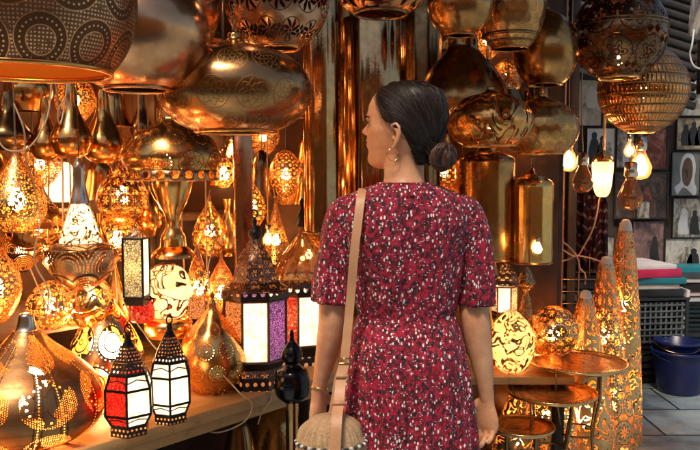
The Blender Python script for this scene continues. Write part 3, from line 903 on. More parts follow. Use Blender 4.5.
lantern('small_lantern', 'small iron lantern with red panes on its left side and white panes in front', 130, Y, SH, 6,
        [(2.5, 343, 7, 349, 'black'), (7, 349, 16, 364, 'ironpierce'), (16, 364, 20, 376, 'ironpierce'), (20, 376, 25, 390, [W, W, Rr, Rr, Rr, Rr]), (25, 390, 25.5, 415, [W, W, W, Rr, Rr, Rr]),
         (25.5, 415, 19, 426, [W, W, Rr, Rr, Rr, Rr]), (19, 426, 20.5, 428, 'black'), (20.5, 428, 20.5, 436, 'ironpierce')], extra=(('finial', [(1, 336), (3, 339), (3, 343), (5, 345)], 'black'),), top=(3.5, 333), turn=.42)
Y = GY(171, 420)
lantern('small_lantern', 'small iron lantern with all white panes, further along the bench', 171, Y, SH, 6,
        [(2.5, 333, 7, 339, 'black'), (7, 339, 15, 354, 'ironpierce'), (15, 354, 18, 363, 'ironpierce'), (18, 363, 21.5, 377, [W]), (21.5, 377, 22, 403, [W]),
         (22, 403, 17, 414, [W]), (17, 414, 18, 416, 'black'), (18, 416, 18, 423, 'ironpierce')], extra=(('finial', [(1, 326), (3, 329), (3, 333), (5, 335)], 'black'),), top=(3.3, 323), turn=.5)
Y = GY(256, 383)
lantern('big_lantern', 'big brown lantern with orange, white and purple panes on a pierced base', 256, Y, SH, 8,
        [(4, 243, 9, 250, 'ironfili'), (9, 250, 18, 264, 'ironfili'), (18, 264, 24, 285, 'ironfili'), (24, 285, 36, 294, 'ironfili'), (36, 294, 36.5, 302, 'ironpierce'), (33, 302, 33, 361, [W, Pp, O, W, Pp, O, W, O]),
         (34, 361, 27, 370, 'black'), (27, 370, 31, 376, 'ironfili'), (31, 376, 33, 388, 'ironpierce')], bars='ironfili', barw=.005,
        extra=(('finial', [(1, 223), (2.5, 226), (2, 231), (6, 236), (6.5, 241), (3, 246), (5, 250)], 'black'),), top=(3, 219))
Y = 2.78
lantern('glass_dome_lantern', 'second lantern behind, white glass pane and red side pane under a glass dome', 303, Y, SH, 8,
        [(30, 283, 35, 290, 'ironfili'), (35, 290, 35, 297, 'ironpierce'), (32, 297, 32, 346, [W, Rr, W, Pp, W, W, W, Rr]), (32, 346, 30, 356, 'black'), (30, 356, 34, 364, 'ironpierce')], bars='ironfili', barw=.006, turn=.25,
        extra=(('glass_dome', [(3, 232), (5, 240), (14, 252), (26, 268), (31, 283)], 'amber'), ('finial', [(1, 204), (3, 208), (2, 214), (5, 220), (4, 226), (7, 232)], 'black')))
lantern('amber_pane_lantern', 'slim four-sided lantern with one pale amber pane hanging left of the scroll ball lamp', 137, 2.35, None, 4,
        [(2, 228, 13, 238, 'ironfili'), (14, 238, 14, 296, [Yy, W, Yy, W]), (14, 296, 15, 304, 'black')], bars='black', barw=.004, turn=-.35, cat='lantern')
bpy.data.objects[-1:]  # no-op
# chain for the amber pane lantern
for o in list(COL.objects):
    if o.get('label', '').startswith('slim four-sided lantern'):
        chain(o, V(137, 228, 2.35).z - o.location.z, BEAMZ - o.location.z)
# ---- low bench behind the woman
LB = .496
def on_low(label, cx, pts, mat, cat='table lamp', name='lamp', H=LB, **k):
    Y = GY(cx, pts[-1][1] - 3, H)
    return turned(name, label, cx, pts, Y, mat, cat, seat=H, **k)
on_low('white glowing lattice lamp right behind the hand of the woman', 511, [(4, 312), (10, 316), (19, 326), (24, 340), (24, 354), (18, 368), (12, 374)], 'latticeshell', name='lattice_lamp', bulb=345, br=.02, bmat='bulbhot', sock=False, up=True, parts=(prt('glow_liner', [(4, 314), (9, 317.5), (17.6, 327), (22.5, 340), (22.5, 354), (16.8, 367), (11, 373)], 'liner', 4),))
on_low('rounded gold scroll lamp between the lattice lamp and the filigree ball', 537, [(3, 318), (8, 322), (16, 332), (19, 344), (16, 356), (10, 364)], 'scroll', name='scroll_lamp', bulb=342, br=.02)
lantern('hanging_lantern', 'small gold lantern with a lit white pane beside the sleeve of the woman', 504, 3.55, None, 6,
        [(3, 262, 12, 274, 'ironfili'), (12, 274, 15, 284, 'ironfili'), (13, 286, 13, 311, [W, Yy, O, Yy]), (14, 311, 15, 318, 'ironpierce')], bars='plain2', barw=.004,
        extra=(('finial', [(1, 248), (3, 252), (2, 258), (4, 262)], 'plain'),))
for o in list(COL.objects):
    if o.get('label', '').startswith('small gold lantern with a lit'):
        chain(o, V(504, 248, 3.55).z - o.location.z, BEAMZ - o.location.z)
turned('cone_lamp', 'narrow brass cone lamp hanging between the gold lantern and the wooden post', 524, [(2, 252), (5, 262), (10, 276), (12, 284), (7, 290), (9, 304), (13, 322), (13, 330)], 3.7, 'lacefine', 'hanging lamp', hang='cord', bulb=312, br=.018)

# ---- floor cones
def floorcone(label, cx, pts, mat, bulbs, extra_tip=True):
    Y = GY(cx, pts[-1][1] - 4, 0)
    t = turned('floor_cone_lamp', label, cx, pts, Y, mat, 'floor lamp', seat=0.0, k=4)
    s = Y / F; zb = V(cx, pts[-1][1], Y).z
    zt = V(cx, pts[0][1], Y).z - zb
    r0 = pts[0][0] * s
    lathe_obj('tip', catmull([(.0005, zt + .03), (r0 * .8, zt + .024), (r0 * 1.25, zt), (r0 * 1.5, zt - .03), (r0 * 1.45, zt - .045)], 3), M['tip_highlight'], t, None, 20)
    for (yy, r) in bulbs:
        z = V(cx, yy, Y).z - zb
        add_bulb(t, z - r * 1.4, r, 'bulb', up=True, sock=False)
    g = bmesh.new(); tube(g, [(0, 0, .01), (0, 0, zt * .9)], .004, 6); obj('stem', g, M['cord'], t)
    return t
M['tip_highlight'] = simple('pale_highlight_tip', (.80, .68, .55), .35, 0, var=.12)  # pale colour stands in for a white lit highlight
floorcone('tallest gold scroll cone lamp on the paving, pale tip, rightmost of the cones', 620, [(4.5, 229), (7.5, 238), (11, 262), (14.5, 300), (17, 340), (19, 380), (20.5, 415), (21, 444)], 'coneA', ((400, .034), (310, .02), (350, .024)))
floorcone('middle gold cone lamp with pale tip, second tallest', 602, [(5, 266), (8.5, 272), (12, 300), (18, 340), (25, 385), (31, 425), (33, 450)], 'coneB', ((410, .038), (340, .024), (370, .03)))
floorcone('shorter gold cone lamp with pale tip left of the two tall cones', 582, [(5, 300), (8.5, 306), (13, 330), (22, 370), (29, 410), (34, 440), (35, 458)], 'coneA', ((420, .038), (370, .028)))
floorcone('stout gold cone lamp glowing under the round tray tables', 548, [(5, 338), (8, 345), (14, 365), (22, 395), (28, 425), (31, 450), (31, 468)], 'coneB', ((425, .036),))
floorcone('squat gold cone lamp behind the lowest tray table', 518, [(5, 392), (8, 396), (14, 408), (20, 425), (26, 450), (27, 470)], 'coneA', ((440, .03),))

# ---- tray tables
def tray(label, cx, cyp, hwpx, H):
    Y = GY(cx, cyp, H); c = V(cx, cyp, Y); R = hwpx * Y / F
    t = thing('tray_table', label, 'table', (c.x, Y, 0), 'nested round tray tables')
    g = bmesh.new()
    lathe(g, [(.0005, H - .006), (R * .3, H - .0065), (R * .7, H - .0062), (R * .93, H - .006), (R * .975, H + .001), (R, H + .004), (R * 1.006, H), (R * 1.0, H - .008), (R * .97, H - .013), (.0005, H - .014)], 72)
    obj('tray', g, M['tray'], t)
    for k in range(4):
        a = k * PI / 2 + .5
        g = bmesh.new()
        d = Vector((math.cos(a), math.sin(a), 0))
        tube(g, [d * R * .62 + Vector((0, 0, H - .014)), d * R * .60 + Vector((0, 0, H * .75)), d * R * .42 + Vector((0, 0, H * .42)), d * R * .5 + Vector((0, 0, H * .15)), d * R * .68 + Vector((0, 0, .006))], .007, 8)
        obj('leg', g, M['bronze'], t)
    g = bmesh.new(); torus(g, R * .43, .005, H * .42); obj('stretcher_ring', g, M['bronze'], t)
    return t
def _tray(b, u, v):
    return dict(dark=(ab(fr(v * 26) - .5) < .06) * .35 + (ab(v - .13) < .012) * (ab(fr(u * 60) - .5) < .3) * .6)
M['tray'] = brass('hammered_tray_brass', _tray, base=(.90, .55, .24), tarn=(.5, .25, .09), rough=.26, hammer=.3, hscale=40)
tray('highest and largest round brass tray table, right of the others', 578, 361, 49, .55)
tray('middle-height round brass tray table with a shiny spot', 552, 391, 45, .45)
tray('lowest and darkest round brass tray table, beside the hand of the woman', 522, 425, 33, .34)
# filigree ball on the highest tray
Y = GY(553, 355, .555)
turned('filigree_ball_lamp', 'round filigree ball lamp glowing on the rear edge of the highest tray table', 553, [(6, 305.5), (14, 309), (22, 318), (25, 330), (22, 342), (14, 351), (8, 354)], Y, 'fili', 'table lamp', seat=.555, bulb=332, br=.026, bmat='bulb')

# ---- bare bulbs hanging in the alcove
def hbulb(label, px, py, r, Y, mat, cat='light bulb', grp='bulbs hanging in the alcove'):
    s = Y / F; rr = r * s; c = V(px, py - r * 1.7, Y)
    t = thing('hanging_bulb', label, cat, (c.x, Y, c.z), grp)
    if mat == 'amber': add_bulb(t, 0, rr, mat)
    else:
        gl = add_bulb(t, 0, rr, 'glass'); gl.name = 'bulb_glass'
        lathe_obj('glowing_core', catmull([(.0006, -rr * .8), (rr * .42, -rr * 1.15), (rr * .62, -rr * 1.7), (rr * .42, -rr * 2.2), (.0006, -rr * 2.42)], 4), M[mat], t, None, 18)
    g = bmesh.new(); zt = BEAMZ + .05 - c.z
    tube(g, catmull([(0, 0, rr), (random.uniform(-.02, .02), .01, zt * .3), (random.uniform(-.03, .03), 0, zt * .6), (0, 0, zt)], 5), .003, 6); obj('cord', g, M['cordlight'], t)
    return t
hbulb('lit white bulb hanging just right of the orange post', 569, 162, 9, 4.0, 'bulbhot')
hbulb('lit round bulb hanging under the faceted globe', 641, 168, 11, 3.9, 'bulbhot')
hbulb('small lit amber bulb left of the big lit round bulb', 630, 151, 6, 4.1, 'bulb')
hbulb('unlit amber bulb hanging between the lit bulb and the lit amber jar', 583, 182, 10.5, 3.8, 'amber')
hbulb('large unlit amber bulb hanging under the lit round bulb', 631, 197, 12.5, 3.8, 'amber')
turned('amber_jar_lamp', 'square glowing amber jar lamp hanging among the bulbs', 602, [(6, 156), (12, 160), (12.5, 166), (10, 170), (11.5, 174), (10, 196), (7, 200)], 4.0, 'jar', 'hanging lamp', hang='cord', n_sides=4, k=0) if False else None
M['jar'] = transl('lit_amber_jar', (.95, .62, .34), .6)
turned('amber_jar_lamp', 'wide glowing amber jar lamp hanging among the bulbs', 602, [(9.5, 161), (10.5, 165), (9.5, 178), (8, 190), (5, 196), (2, 197)], 4.0, 'jar', 'hanging lamp', hang='cord', k=3, bulb=178, br=.016, bmat='bulbhot', parts=(prt('lid', [(1, 150), (4, 152), (8, 156), (10.5, 161), (10, 162)], 'plain', 0),))

# ---- tangle of pale cable by the post
def cable(label, pts, mat='cordlight', r=.0022, name='loose_cable', cat='cable'):
    P = [V(*p) for p in pts]; o0 = P[0]
    g = bmesh.new(); tube(g, [Vector(q) - o0 for q in catmull([tuple(p) for p in P], 7)], r, 7)
    return tag(obj(name, g, M[mat], loc=o0), label, cat)
t = thing('cable_tangle', 'tangled knot of pale cable hanging in front of the red woven cloth', 'cable', V(576, 256, 4.0))
for pts in ([(552, 240, 4.0), (560, 248, 3.98), (576, 256, 4.0), (584, 246, 4.02), (594, 226, 4.0), (600, 196, 4.02), (604, 170, 4.05), (606, 60, 4.1), (606, -60, 3.95)], [(549, 246, 4.0), (553, 262, 3.97), (566, 260, 4.0), (576, 256, 4.0), (590, 258, 4.0), (602, 262, 4.0)],
            [(552, 240, 4.0), (548, 234, 4.0), (556, 238, 4.0), (568, 246, 4.0), (577, 257, 3.98), (580, 268, 4.0), (585, 274, 4.02), (585, 284, 4.02)]):
    g = bmesh.new(); o0 = t.location
    tube(g, [Vector(q) - o0 for q in catmull([tuple(V(*p)) for p in pts], 6)], .0045, 7); obj('cable', g, M['cordlight'], t)
# red woven cloth in the alcove
b = MB('red_woven_cloth'); x, y, z = b.xyz()
st = fr(z * 14 + ab(fr(x * 5) - .5) * 2)
c = b.mixc(st < .28, (.16, .010, .02), (.42, .25, .22)); c = b.mixc(b.noise(20, 3) > .52, c, (.02, .008, .012))
M['cloth'] = b.done(b.bsdf(c, .9, 0, b.bump(b.noise(80, 3), .5, .004)))
g = bmesh.new(); rings = []
for i in range(40):
    uu = i / 39
    rings.append([V(546 + 62 * uu, 214 - 26 * math.sin(uu * 2.6) * (1) + k * 9, 5.0 + .05 * math.sin(uu * 38)) for k in range(11)])
loft(g, rings, close=False)
bmesh.ops.solidify(g, geom=list(g.faces), thickness=.006)
tag(obj('woven_cloth', g, M['cloth']), 'dark red woven cloth with pale stripes hanging in the alcove', 'cloth')

# ---- pictures on the rear wall
def picmat(name, cols, sc=14, seed=0):
    b = MB(name); vec = b.N('ShaderNodeMapping'); vec.inputs['Location'].default_value = (seed * 3.1, seed, seed * 1.7); vec.inputs['Scale'].default_value = (1, 1, .6)
    b.L(b.tc.outputs['Object'], vec.inputs[0])
    n = b.noise(sc * 1.3, 9, vec.outputs[0], .68, 1.1); k = len(cols)
    return b.done(b.bsdf(b.ramp(n, [(.32 + .36 * i / (k - 1), c) for i, c in enumerate(cols)]), .35))
M['pic_bw'] = picmat('black_white_print', [(.04, .035, .03), (.22, .19, .15), (.50, .45, .36), (.80, .76, .66)], 12, 1)
M['pic_sep'] = picmat('sepia_print', [(.08, .05, .03), (.36, .26, .15), (.60, .50, .33), (.78, .70, .52)], 12, 2)
M['pic_red'] = picmat('dark_red_painting', [(.04, .015, .01), (.24, .06, .04), (.55, .26, .16)], 9, 3)
M['pic_dk'] = picmat('dark_painting', [(.02, .015, .012), (.09, .06, .045), (.28, .18, .12)], 9, 4)
M['pic_pk'] = picmat('pinkish_print', [(.05, .035, .035), (.22, .13, .12), (.40, .27, .24)], 8, 5)
M['pic_pale'] = picmat('pale_print', [(.12, .11, .09), (.50, .47, .38), (.70, .66, .56), (.85, .82, .74)], 9, 6)
M['ink'] = simple('dark_ink', (.03, .03, .03), .5); M['paper'] = simple('off_white_paint', (.72, .72, .68), .6, var=.15)
M['skinp'] = simple('brown_face_paint', (.16, .085, .055), .6); M['grn'] = simple('slate_backdrop', (.20, .21, .18), .6)
def pic(label, x0, y0, x1, y1, mat, fr_=.006, frame='ink', deco=None, Y=5.9, cat='picture'):
    c = V((x0 + x1) / 2, (y0 + y1) / 2, Y); s = Y / F; w_, h_ = (x1 - x0) * s, (y1 - y0) * s
    t = thing('framed_picture', label, cat, c)
    g = bmesh.new(); box(g, (0, 0, 0), (w_ - 2 * fr_, .008, h_ - 2 * fr_)); obj('print', g, M[mat], t, smooth=False)
    g = bmesh.new()
    for sx in (-1, 1): box(g, (sx * (w_ - fr_) / 2, -.004, 0), (fr_, .018, h_))
    for sz in (-1, 1): box(g, (0, -.004, sz * (h_ - fr_) / 2), (w_ - 2 * fr_, .018, fr_))
    obj('frame', g, M[frame], t, smooth=False)
    for (nm, shp, mt, dy) in (deco or []):   # painted figures: flat raised shapes on the print
        g = bmesh.new(); vs = [g.verts.new((px * w_ / 2, -.0055 - dy, pz * h_ / 2)) for px, pz in catmull(list(shp) + [shp[0]], 4)[:-1]]; f = g.faces.new(vs)
        r = bmesh.ops.extrude_face_region(g, geom=[f]); bmesh.ops.translate(g, verts=[v for v in r['geom'] if isinstance(v, bmesh.types.BMVert)], vec=(0, .002, 0))
        bmesh.ops.recalc_face_normals(g, faces=list(g.faces))
        obj(nm, g, M[mt], t, smooth=False)
    return t
def ell(cx, cz, rx, rz, n=22, a0=0): return [(cx + rx * math.cos(2 * PI * i / n), cz + rz * math.sin(2 * PI * i / n)) for i in range(n)]
def fig(x, z, h, mt='ink', dy=0):
    """a standing robed figure"""
    return ('figure', [(x - h * .22, z), (x - h * .25, z + h * .35), (x - h * .16, z + h * .7), (x - h * .10, z + h * .78), (x - h * .11, z + h * .93), (x, z + h), (x + h * .11, z + h * .93), (x + h * .10, z + h * .78), (x + h * .17, z + h * .7), (x + h * .22, z + h * .3), (x + h * .26, z)], mt, dy)
por = [('headscarf', [(-.55, -.95), (-.75, -.6), (-.35, -.35), (-.42, .2), (-.25, .75), (.1, .95), (.5, .8), (.68, .3), (.6, -.3), (.78, -.7), (.6, -.97), (-.1, -.6)], 'paper', 0),
       ('face', [(-.22, -.3), (-.26, .2), (-.12, .6), (.12, .74), (.36, .6), (.46, .2), (.40, -.2), (.22, -.5), (.12, -.55), (-.05, -.5)], 'skinp', .003),
       ('features', [(-.10, .14), (.0, .2), (.08, .14), (.12, -.1), (.06, -.16), (.02, .1)], 'ink', .0055)]
pic('portrait of a dark-skinned person in a white headscarf, right edge of the wall', 671, 152, 700, 196, 'grn', deco=por)
pic('black and white print directly under the headscarf portrait', 672, 198, 704, 238, 'pic_bw', deco=[fig(-.3, -.8, 1.3, 'paper'), fig(.4, -.8, 1.2, 'ink', .002)])
pic('sepia print of standing figures above the headscarf portrait', 676, 118, 706, 150, 'pic_sep', deco=[fig(-.35, -.7, 1.3), fig(.15, -.7, 1.45), fig(.55, -.7, 1.2)])
pic('pale print at the right edge, beside the faceted globe', 680, 76, 712, 116, 'pic_pale', deco=[('church', [(-.6, -.6), (-.6, 0), (-.2, .1), (-.1, .6), (0, .1), (.5, 0), (.5, -.6)], 'pic_bw', 0)])
pic('pale blue print low on the right, with small figures', 664, 238, 706, 272, 'pic_pale', deco=[fig(.05, -.9, 1.4, 'pic_bw'), fig(.4, -.9, 1.3, 'ink')])
pic('black and white print of two standing figures behind the amber jar lamp', 586, 128, 615, 168, 'paper', deco=[fig(-.45, -.8, 1.6), fig(.1, -.8, 1.4, 'ink'), fig(.55, -.8, 1.1, 'pic_bw')])
pic('pale portrait print behind the left side of the faceted globe', 578, 80, 602, 126, 'pic_pale', deco=[('head', ell(.1, .2, .5, .5), 'paper', 0), ('shoulders', [(-.7, -.95), (-.5, -.3), (.6, -.3), (.8, -.95)], 'pic_pale', .002)])
pic('dark red painting of reclining figures behind the lit round bulb', 636, 128, 668, 170, 'pic_red', fr_=.012)
pic('dark painting under the dark red one', 614, 172, 668, 219, 'pic_dk', fr_=.012, deco=[fig(.2, -.6, 1.0, 'pic_red')])
pic('pinkish landscape print beside the tip of the tallest cone', 632, 221, 664, 264, 'pic_pk', deco=[fig(.4, -.9, 1.2, 'ink')])
pic('pale figure print low behind the shorter cone tips', 593, 235, 614, 266, 'pic_bw', deco=[fig(0, -.9, 1.5, 'paper')])
pic('narrow print behind the left amber bulb', 616, 128, 634, 168, 'pic_bw', deco=[fig(.1, -.9, 1.4, 'paper')])
pic('small pale print between the alcove and the dark painting', 618, 222, 630, 246, 'pic_pale', deco=[fig(0, -.9, 1.3, 'pic_bw')])
pic('sepia print high on the wall behind the faceted globe', 604, 92, 632, 124, 'pic_sep', deco=[fig(-.2, -.9, 1.5), fig(.4, -.9, 1.3)])
pic('small dark red print wedged under the sepia figures', 655, 100, 674, 126, 'pic_red')
pic('tiny black and white print above the pinkish landscape print', 636, 200, 0 + 650, 219, 'pic_bw', Y=5.86)
pic('long sepia print at the lower right beside the pale blue print', 642, 266, 664, 282, 'pic_sep')
# pale parasol cloth in the top right corner
M['canvas'] = simple('pale_canvas', (.62, .57, .52), .8, ns=3, var=.15)
g = bmesh.new(); rings = []
for i in range(18):
    uu = i / 17
    rings.append([V(694 + 40 * uu - 4 * k * .2, -30 + 8 * k + 6 * math.sin(uu * 5), 5.0 + .05 * math.sin(uu * 20 + k)) for k in range(9)])
loft(g, rings, close=False); bmesh.ops.solidify(g, geom=list(g.faces), thickness=.008)
tag(obj('canvas_awning', g, M['canvas']), 'pale canvas awning hanging in the top right corner', 'awning')
cable('black cable curling down at the top right corner', [(694, 30, 4.9), (692, 45, 4.88), (690, 55, 4.9), (694, 66, 4.9), (704, 70, 4.9)], 'paper', .006)

# ---- goods on the ground, right
M['plastic_black'] = simple('black_plastic', (.022, .022, .024), .4, var=.3)
M['plastic_blue'] = simple('navy_plastic', (.010, .016, .10), .32, var=.25, ns=3)
M['pages'] = simple('cream_pages', (.62, .58, .52), .8, var=.12)
M['redp'] = simple('crimson_cover', (.62, .02, .09), .45, var=.15); M['teal'] = simple('teal_cover', (.015, .20, .25), .45, var=.2)
M['whitep'] = simple('white_card', (.78, .74, .74), .55, var=.08); M['blk'] = simple('black_cover', (.02, .02, .023), .35, var=.3); M['brownc'] = simple('brown_cover', (.22, .07, .04), .5)
M['greyc'] = simple('grey_cover', (.14, .16, .16), .45)
# slatted crate
Yc = 4.95
cL, cR = V(634, 300, Yc).x, V(664, 300, Yc).x
t = thing('slatted_crate', 'black slatted plastic crate standing on another, carrying flat boxes', 'crate', ((cL + cR) / 2 + .02, Yc + .15, 0), rz=.15)
def crate(t, z0, z1, w_, d_):
    for k in range(5):
        z = z0 + (z1 - z0) * (k + .5) / 5
        for sy in (-1, 1):
            g = bmesh.new(); box(g, (0, sy * d_ / 2, z), (w_ - .016, .008, (z1 - z0) / 5 * .55)); obj('slat', g, M['plastic_black'], t, smooth=False)
        for sx in (-1, 1):
            g = bmesh.new(); box(g, (sx * w_ / 2, 0, z), (.008, d_ - .016, (z1 - z0) / 5 * .55)); obj('slat', g, M['plastic_black'], t, smooth=False)
    for sx in (-1, 1):
        for sy in (-1, 1):
            g = bmesh.new(); box(g, (sx * w_ / 2, sy * d_ / 2, (z0 + z1) / 2), (.022, .022, z1 - z0)); obj('corner_post', g, M['plastic_black'], t, smooth=False)
    g = bmesh.new(); box(g, (0, 0, z0 + .012), (w_ - .03, d_ - .03, .01)); obj('bottom', g, M['plastic_black'], t, smooth=False)
    g = bmesh.new()
    for sx in (-1, 1): box(g, (sx * w_ / 2, 0, z1 + .008), (.03, d_ + .03, .016))
    for sy in (-1, 1): box(g, (0, sy * d_ / 2, z1 + .008), (w_ - .03, .03, .016))
    obj('rim', g, M['plastic_black'], t, smooth=False)
crate(t, 0, .24, .36, .40)
t2 = thing('slatted_crate', 'upper black crate with a pale woven front, on top of the slatted one', 'crate', ((cL + cR) / 2 + .02, Yc + .15, .258), rz=.15)
crate(t2, 0, .30, .38, .42)
g = bmesh.new()
for k in range(9):
    box(g, (-.15 + k * .0375, -.222, .15), (.012, .005, .27), ry=.0)
for k in range(7):
    box(g, (0, -.2275, .03 + k * .04), (.33, .004, .010))
obj('woven_front', g, M['greyc'], t2, smooth=False)
zt = .258 + .30 + .018
def flat(label, x, y, z, w_, d_, h_, mat, rz=.15, name='flat_box', cat='box', pages=False):
    g = bmesh.new(); box(g, (0, 0, h_ / 2), (w_, d_, h_)); bevel(g, .003)
    o = thing(name, label, cat, (x, y, z), rz=rz) if pages else None
    if pages:
        g.free(); g = bmesh.new(); box(g, (0, 0, h_ / 2), (w_ * .97, d_ * .97, h_ * .8)); obj('pages', g, M['pages'], o, smooth=False)
        for zz in (h_ * .06, h_ * .94):
            g = bmesh.new(); box(g, (0, 0, zz), (w_, d_, h_ * .11)); obj('cover', g, M[mat], o, smooth=False)
        return o
    oo = obj(name, g, M[mat], loc=(x, y, z)); oo.rotation_euler = (0, 0, rz); return tag(oo, label, cat)
cx_ = (cL + cR) / 2 + .02; cy_ = Yc + .15
z = zt
for i, (lb, h_, mt, dx, pg) in enumerate((('black flat box at the bottom of the pile on the crates', .05, 'blk', 0, False), ('grey book lying under the teal one on the crates', .035, 'greyc', -.02, True), ('teal flat box in the pile on the crates', .04, 'teal', .03, False),
                          ('bright crimson flat box in the pile on the crates', .055, 'redp', -.01, False), ('white flat box topmost on the crates', .03, 'whitep', -.04, False))):
    flat(lb, cx_ + dx, cy_, z, .36 - i * .012, .40, h_, mt, .15 + random.uniform(-.1, .1), 'flat_box' if not pg else 'book', 'box' if not pg else 'book', pages=pg); z += h_ + .001
# wire racks with cases left of the crates
t = thing('wire_rack', 'grey wire rack of dark cases behind the cone lamps', 'rack', (V(592, 300, 4.75).x, 4.75, 0))
for k in range(7):
    g = bmesh.new(); box(g, (-.07, 0, .25 + k * .075), (.46, .30, .045)); bevel(g, .004); obj('case', g, M['greyc' if k % 2 else 'blk'], t)
g = bmesh.new()
for sx in (-.33, -.14, .03, .19):
    for sy in (-.165, .165): tube(g, [(sx, sy, 0), (sx, sy, .86)], .006, 6)
for k in range(8):
    for sy in (-.165, .165): tube(g, [(-.33, sy, .215 + k * .075), (.19, sy, .215 + k * .075)], .004, 6)
obj('wire_frame', g, M['silver'], t)
# stack of black cases with teal top at the right edge
xs = V(690, 300, 5.35).x
t = thing('case_tower', 'dark slatted crate tower at the right edge under a pile of books', 'crate', (xs, 5.35, 0))
crate(t, 0, .30, .46, .36); 
t = thing('case_tower', 'upper dark crate of the tower at the right edge', 'crate', (xs, 5.35, .32)); crate(t, 0, .16, .45, .35)
z = .50
for i, (lb, h_, mt, w_, pg) in enumerate((('black book at the bottom of the pile on the right tower', .04, 'blk', .40, True), ('brown book second in the pile on the right tower', .03, 'brownc', .38, True), ('thick black box in the pile on the right tower', .06, 'blk', .36, False),
                                      ('black book with pale pages near the top of the right pile', .035, 'blk', .33, True))):
    flat(lb, xs + random.uniform(-.02, .02), 5.3, z, w_, .30, h_, mt, random.uniform(-.12, .12), 'book' if pg else 'flat_box', 'book' if pg else 'box', pages=pg); z += h_ + .001
flat('wide teal flat box behind the pile of books at the right edge', xs + .05, 5.62, .0, .5, .2, .70, 'teal', 0, 'teal_box')
# pale stall side leaning between the crates and the tower
g = bmesh.new(); box(g, (0, 0, .3), (.02, .4, .62), ry=.10); o = obj('leaning_board', g, M['whitep'], loc=(V(667, 300, 5.1).x + .035, 5.12, .012), smooth=False); tag(o, 'pale narrow board leaning between the crates and the dark tower', 'board')
# bucket with a smaller tub inside
def bucket(label, px, Y, r0, r1, h, mat, z=0, nm='bucket'):
    x = V(px, 300, Y).x; t = thing(nm, label, nm, (x, Y, z))
    pr = [(r1 * .96, .02), (r1 * .965, h * .5), (r1 * .98 * 1.0, h)] 
    prof = [(.0005, .012), (r0 * .93, .014), (r1 * .96, h - .004), (r1 * 1.0, h), (r1 * 1.05, h - .002), (r1 * 1.06, h - .022), (r1 * 1.01, h - .024), (r1 * .985, h * .75), (r0, .006), (r0 * .96, 0), (.0005, 0)]
    lathe_obj('wall', prof, M[mat], t, None, 56)
    g = bmesh.new(); P = []
    for i in range(17):
        a = PI * i / 16 ; P.append((r1 * 1.07 * math.cos(a), -r1 * 1.07 * math.sin(a) * .85, h - .015 - .05 * math.sin(a)))
    tube(g, P, .0045, 8); obj('handle', g, M['silver' if z else 'plastic_blue'], t)
    return t
bucket('large navy blue plastic bucket on the paving', 681, 4.72, .128, .165, .275, 'plastic_blue')
bucket('smaller blue tub nested in the navy bucket', 678, 4.76, .10, .135, .16, 'plastic_blue', .165, 'tub')
# ================================================================ the woman
YW = 1.95; PX = YW / F
def Wp(px, py, dy=0.0): return V(px, py, YW + dy)
def interp(tab, y):
    if y <= tab[0][0]: return tab[0][1:]
    for a, b_ in zip(tab, tab[1:]):
        if y <= b_[0]:
            t = (y - a[0]) / (b_[0] - a[0]); t = t * t * (3 - 2 * t) * .35 + t * .65
            return tuple(p + (q - p) * t for p, q in zip(a[1:], b_[1:]))
    return tab[-1][1:]
b = MB('warm_skin')
n = b.noise(40, 4); n2 = b.noise(6, 2)
n3 = b.noise(18, 5); c = b.ramp(n * .3 + n2 * .35 + n3 * .35, [(.36, (.62, .26, .12)), (.5, (.72, .35, .18)), (.64, (.84, .46, .26))])
M['skin'] = b.done(b.bsdf(c, .42, 0, b.bump(b.noise(160, 4) + b.noise(25, 3) * 1.5, .35, .0016), Subsurface_Weight=.12, Subsurface_Scale=.02))
PSI = math.radians(28)
FD = Vector((-math.cos(PSI), math.sin(PSI), 0)); SD = Vector((-math.sin(PSI), -math.cos(PSI), 0))
HC = Wp(407, 128)
def hz(y): return (128 - y) * PX
HEAD = [(83.5, .012, .015, .012), (85, .040, .048, .038), (88, .062, .070, .053), (92, .079, .084, .063), (98, .093, .093, .0705), (106, .103, .0985, .0750), (115, .1075, .0995, .0765), (122, .1075, .098, .076), (130, .1065, .093, .0745),
        (138, .1100, .084, .0705), (145, .1110, .070, .0655), (152, .1095, .052, .0590), (158, .1100, .032, .0505), (163, .1060, .010, .0420), (166.5, .0960, -.012, .031), (168.5, .078, -.03, .018)]
NOSE = [(118, 0), (121, .002), (124, .009), (127, .0165), (129.5, .0235), (131, .0245), (132.6, .0205), (134.5, .008), (136, 0)]
def head_pt(y, a, off=0.0):
    f, bk, w = interp(HEAD, y)
    ca, sa = math.cos(a), math.sin(a)
    lower = max(0, min(1, (y - 128) / 30))
    wf = w * (1 - .16 * lower * max(0, ca))
    x = (f * ca if ca > 0 else bk * ca)
    s = wf * (abs(sa) ** (.92 + .1 * lower)) * (1 if sa > 0 else -1)
    if ca > 0 and off == 0:
        g = lambda d, q: math.exp(-(d / q) ** 2)
        sg = .0075 + .004 * max(0, min(1, (y - 124) / 7))
        x += interp([(q[0], q[1]) for q in NOSE], y)[0] * g(s, sg)
        x += .004 * g(y - 117.5, 3.5) * g(abs(s) - .02, .022)
        x -= .0115 * g(y - 123.5, 4.2) * g(abs(s) - .033, .013)
        x += .0045 * g(y - 139.7, 1.5) * g(s, .017) + .0045 * g(y - 144.0, 1.7) * g(s, .015) - .003 * g(y - 141.8, .8) * g(s, .022)
        x -= .0035 * g(y - 150.5, 2.5) * g(s, .02); x += .0035 * g(y - 160, 4) * g(s, .018)
        s += (.003 * g(y - 131, 6) * g(ca - .55, .35)) * (1 if s > 0 else -1)
    if off:
        l = math.hypot(ca, sa); x += off * ca; s += off * sa
    return HC + FD * x + SD * s + Vector((0, 0, hz(y)))

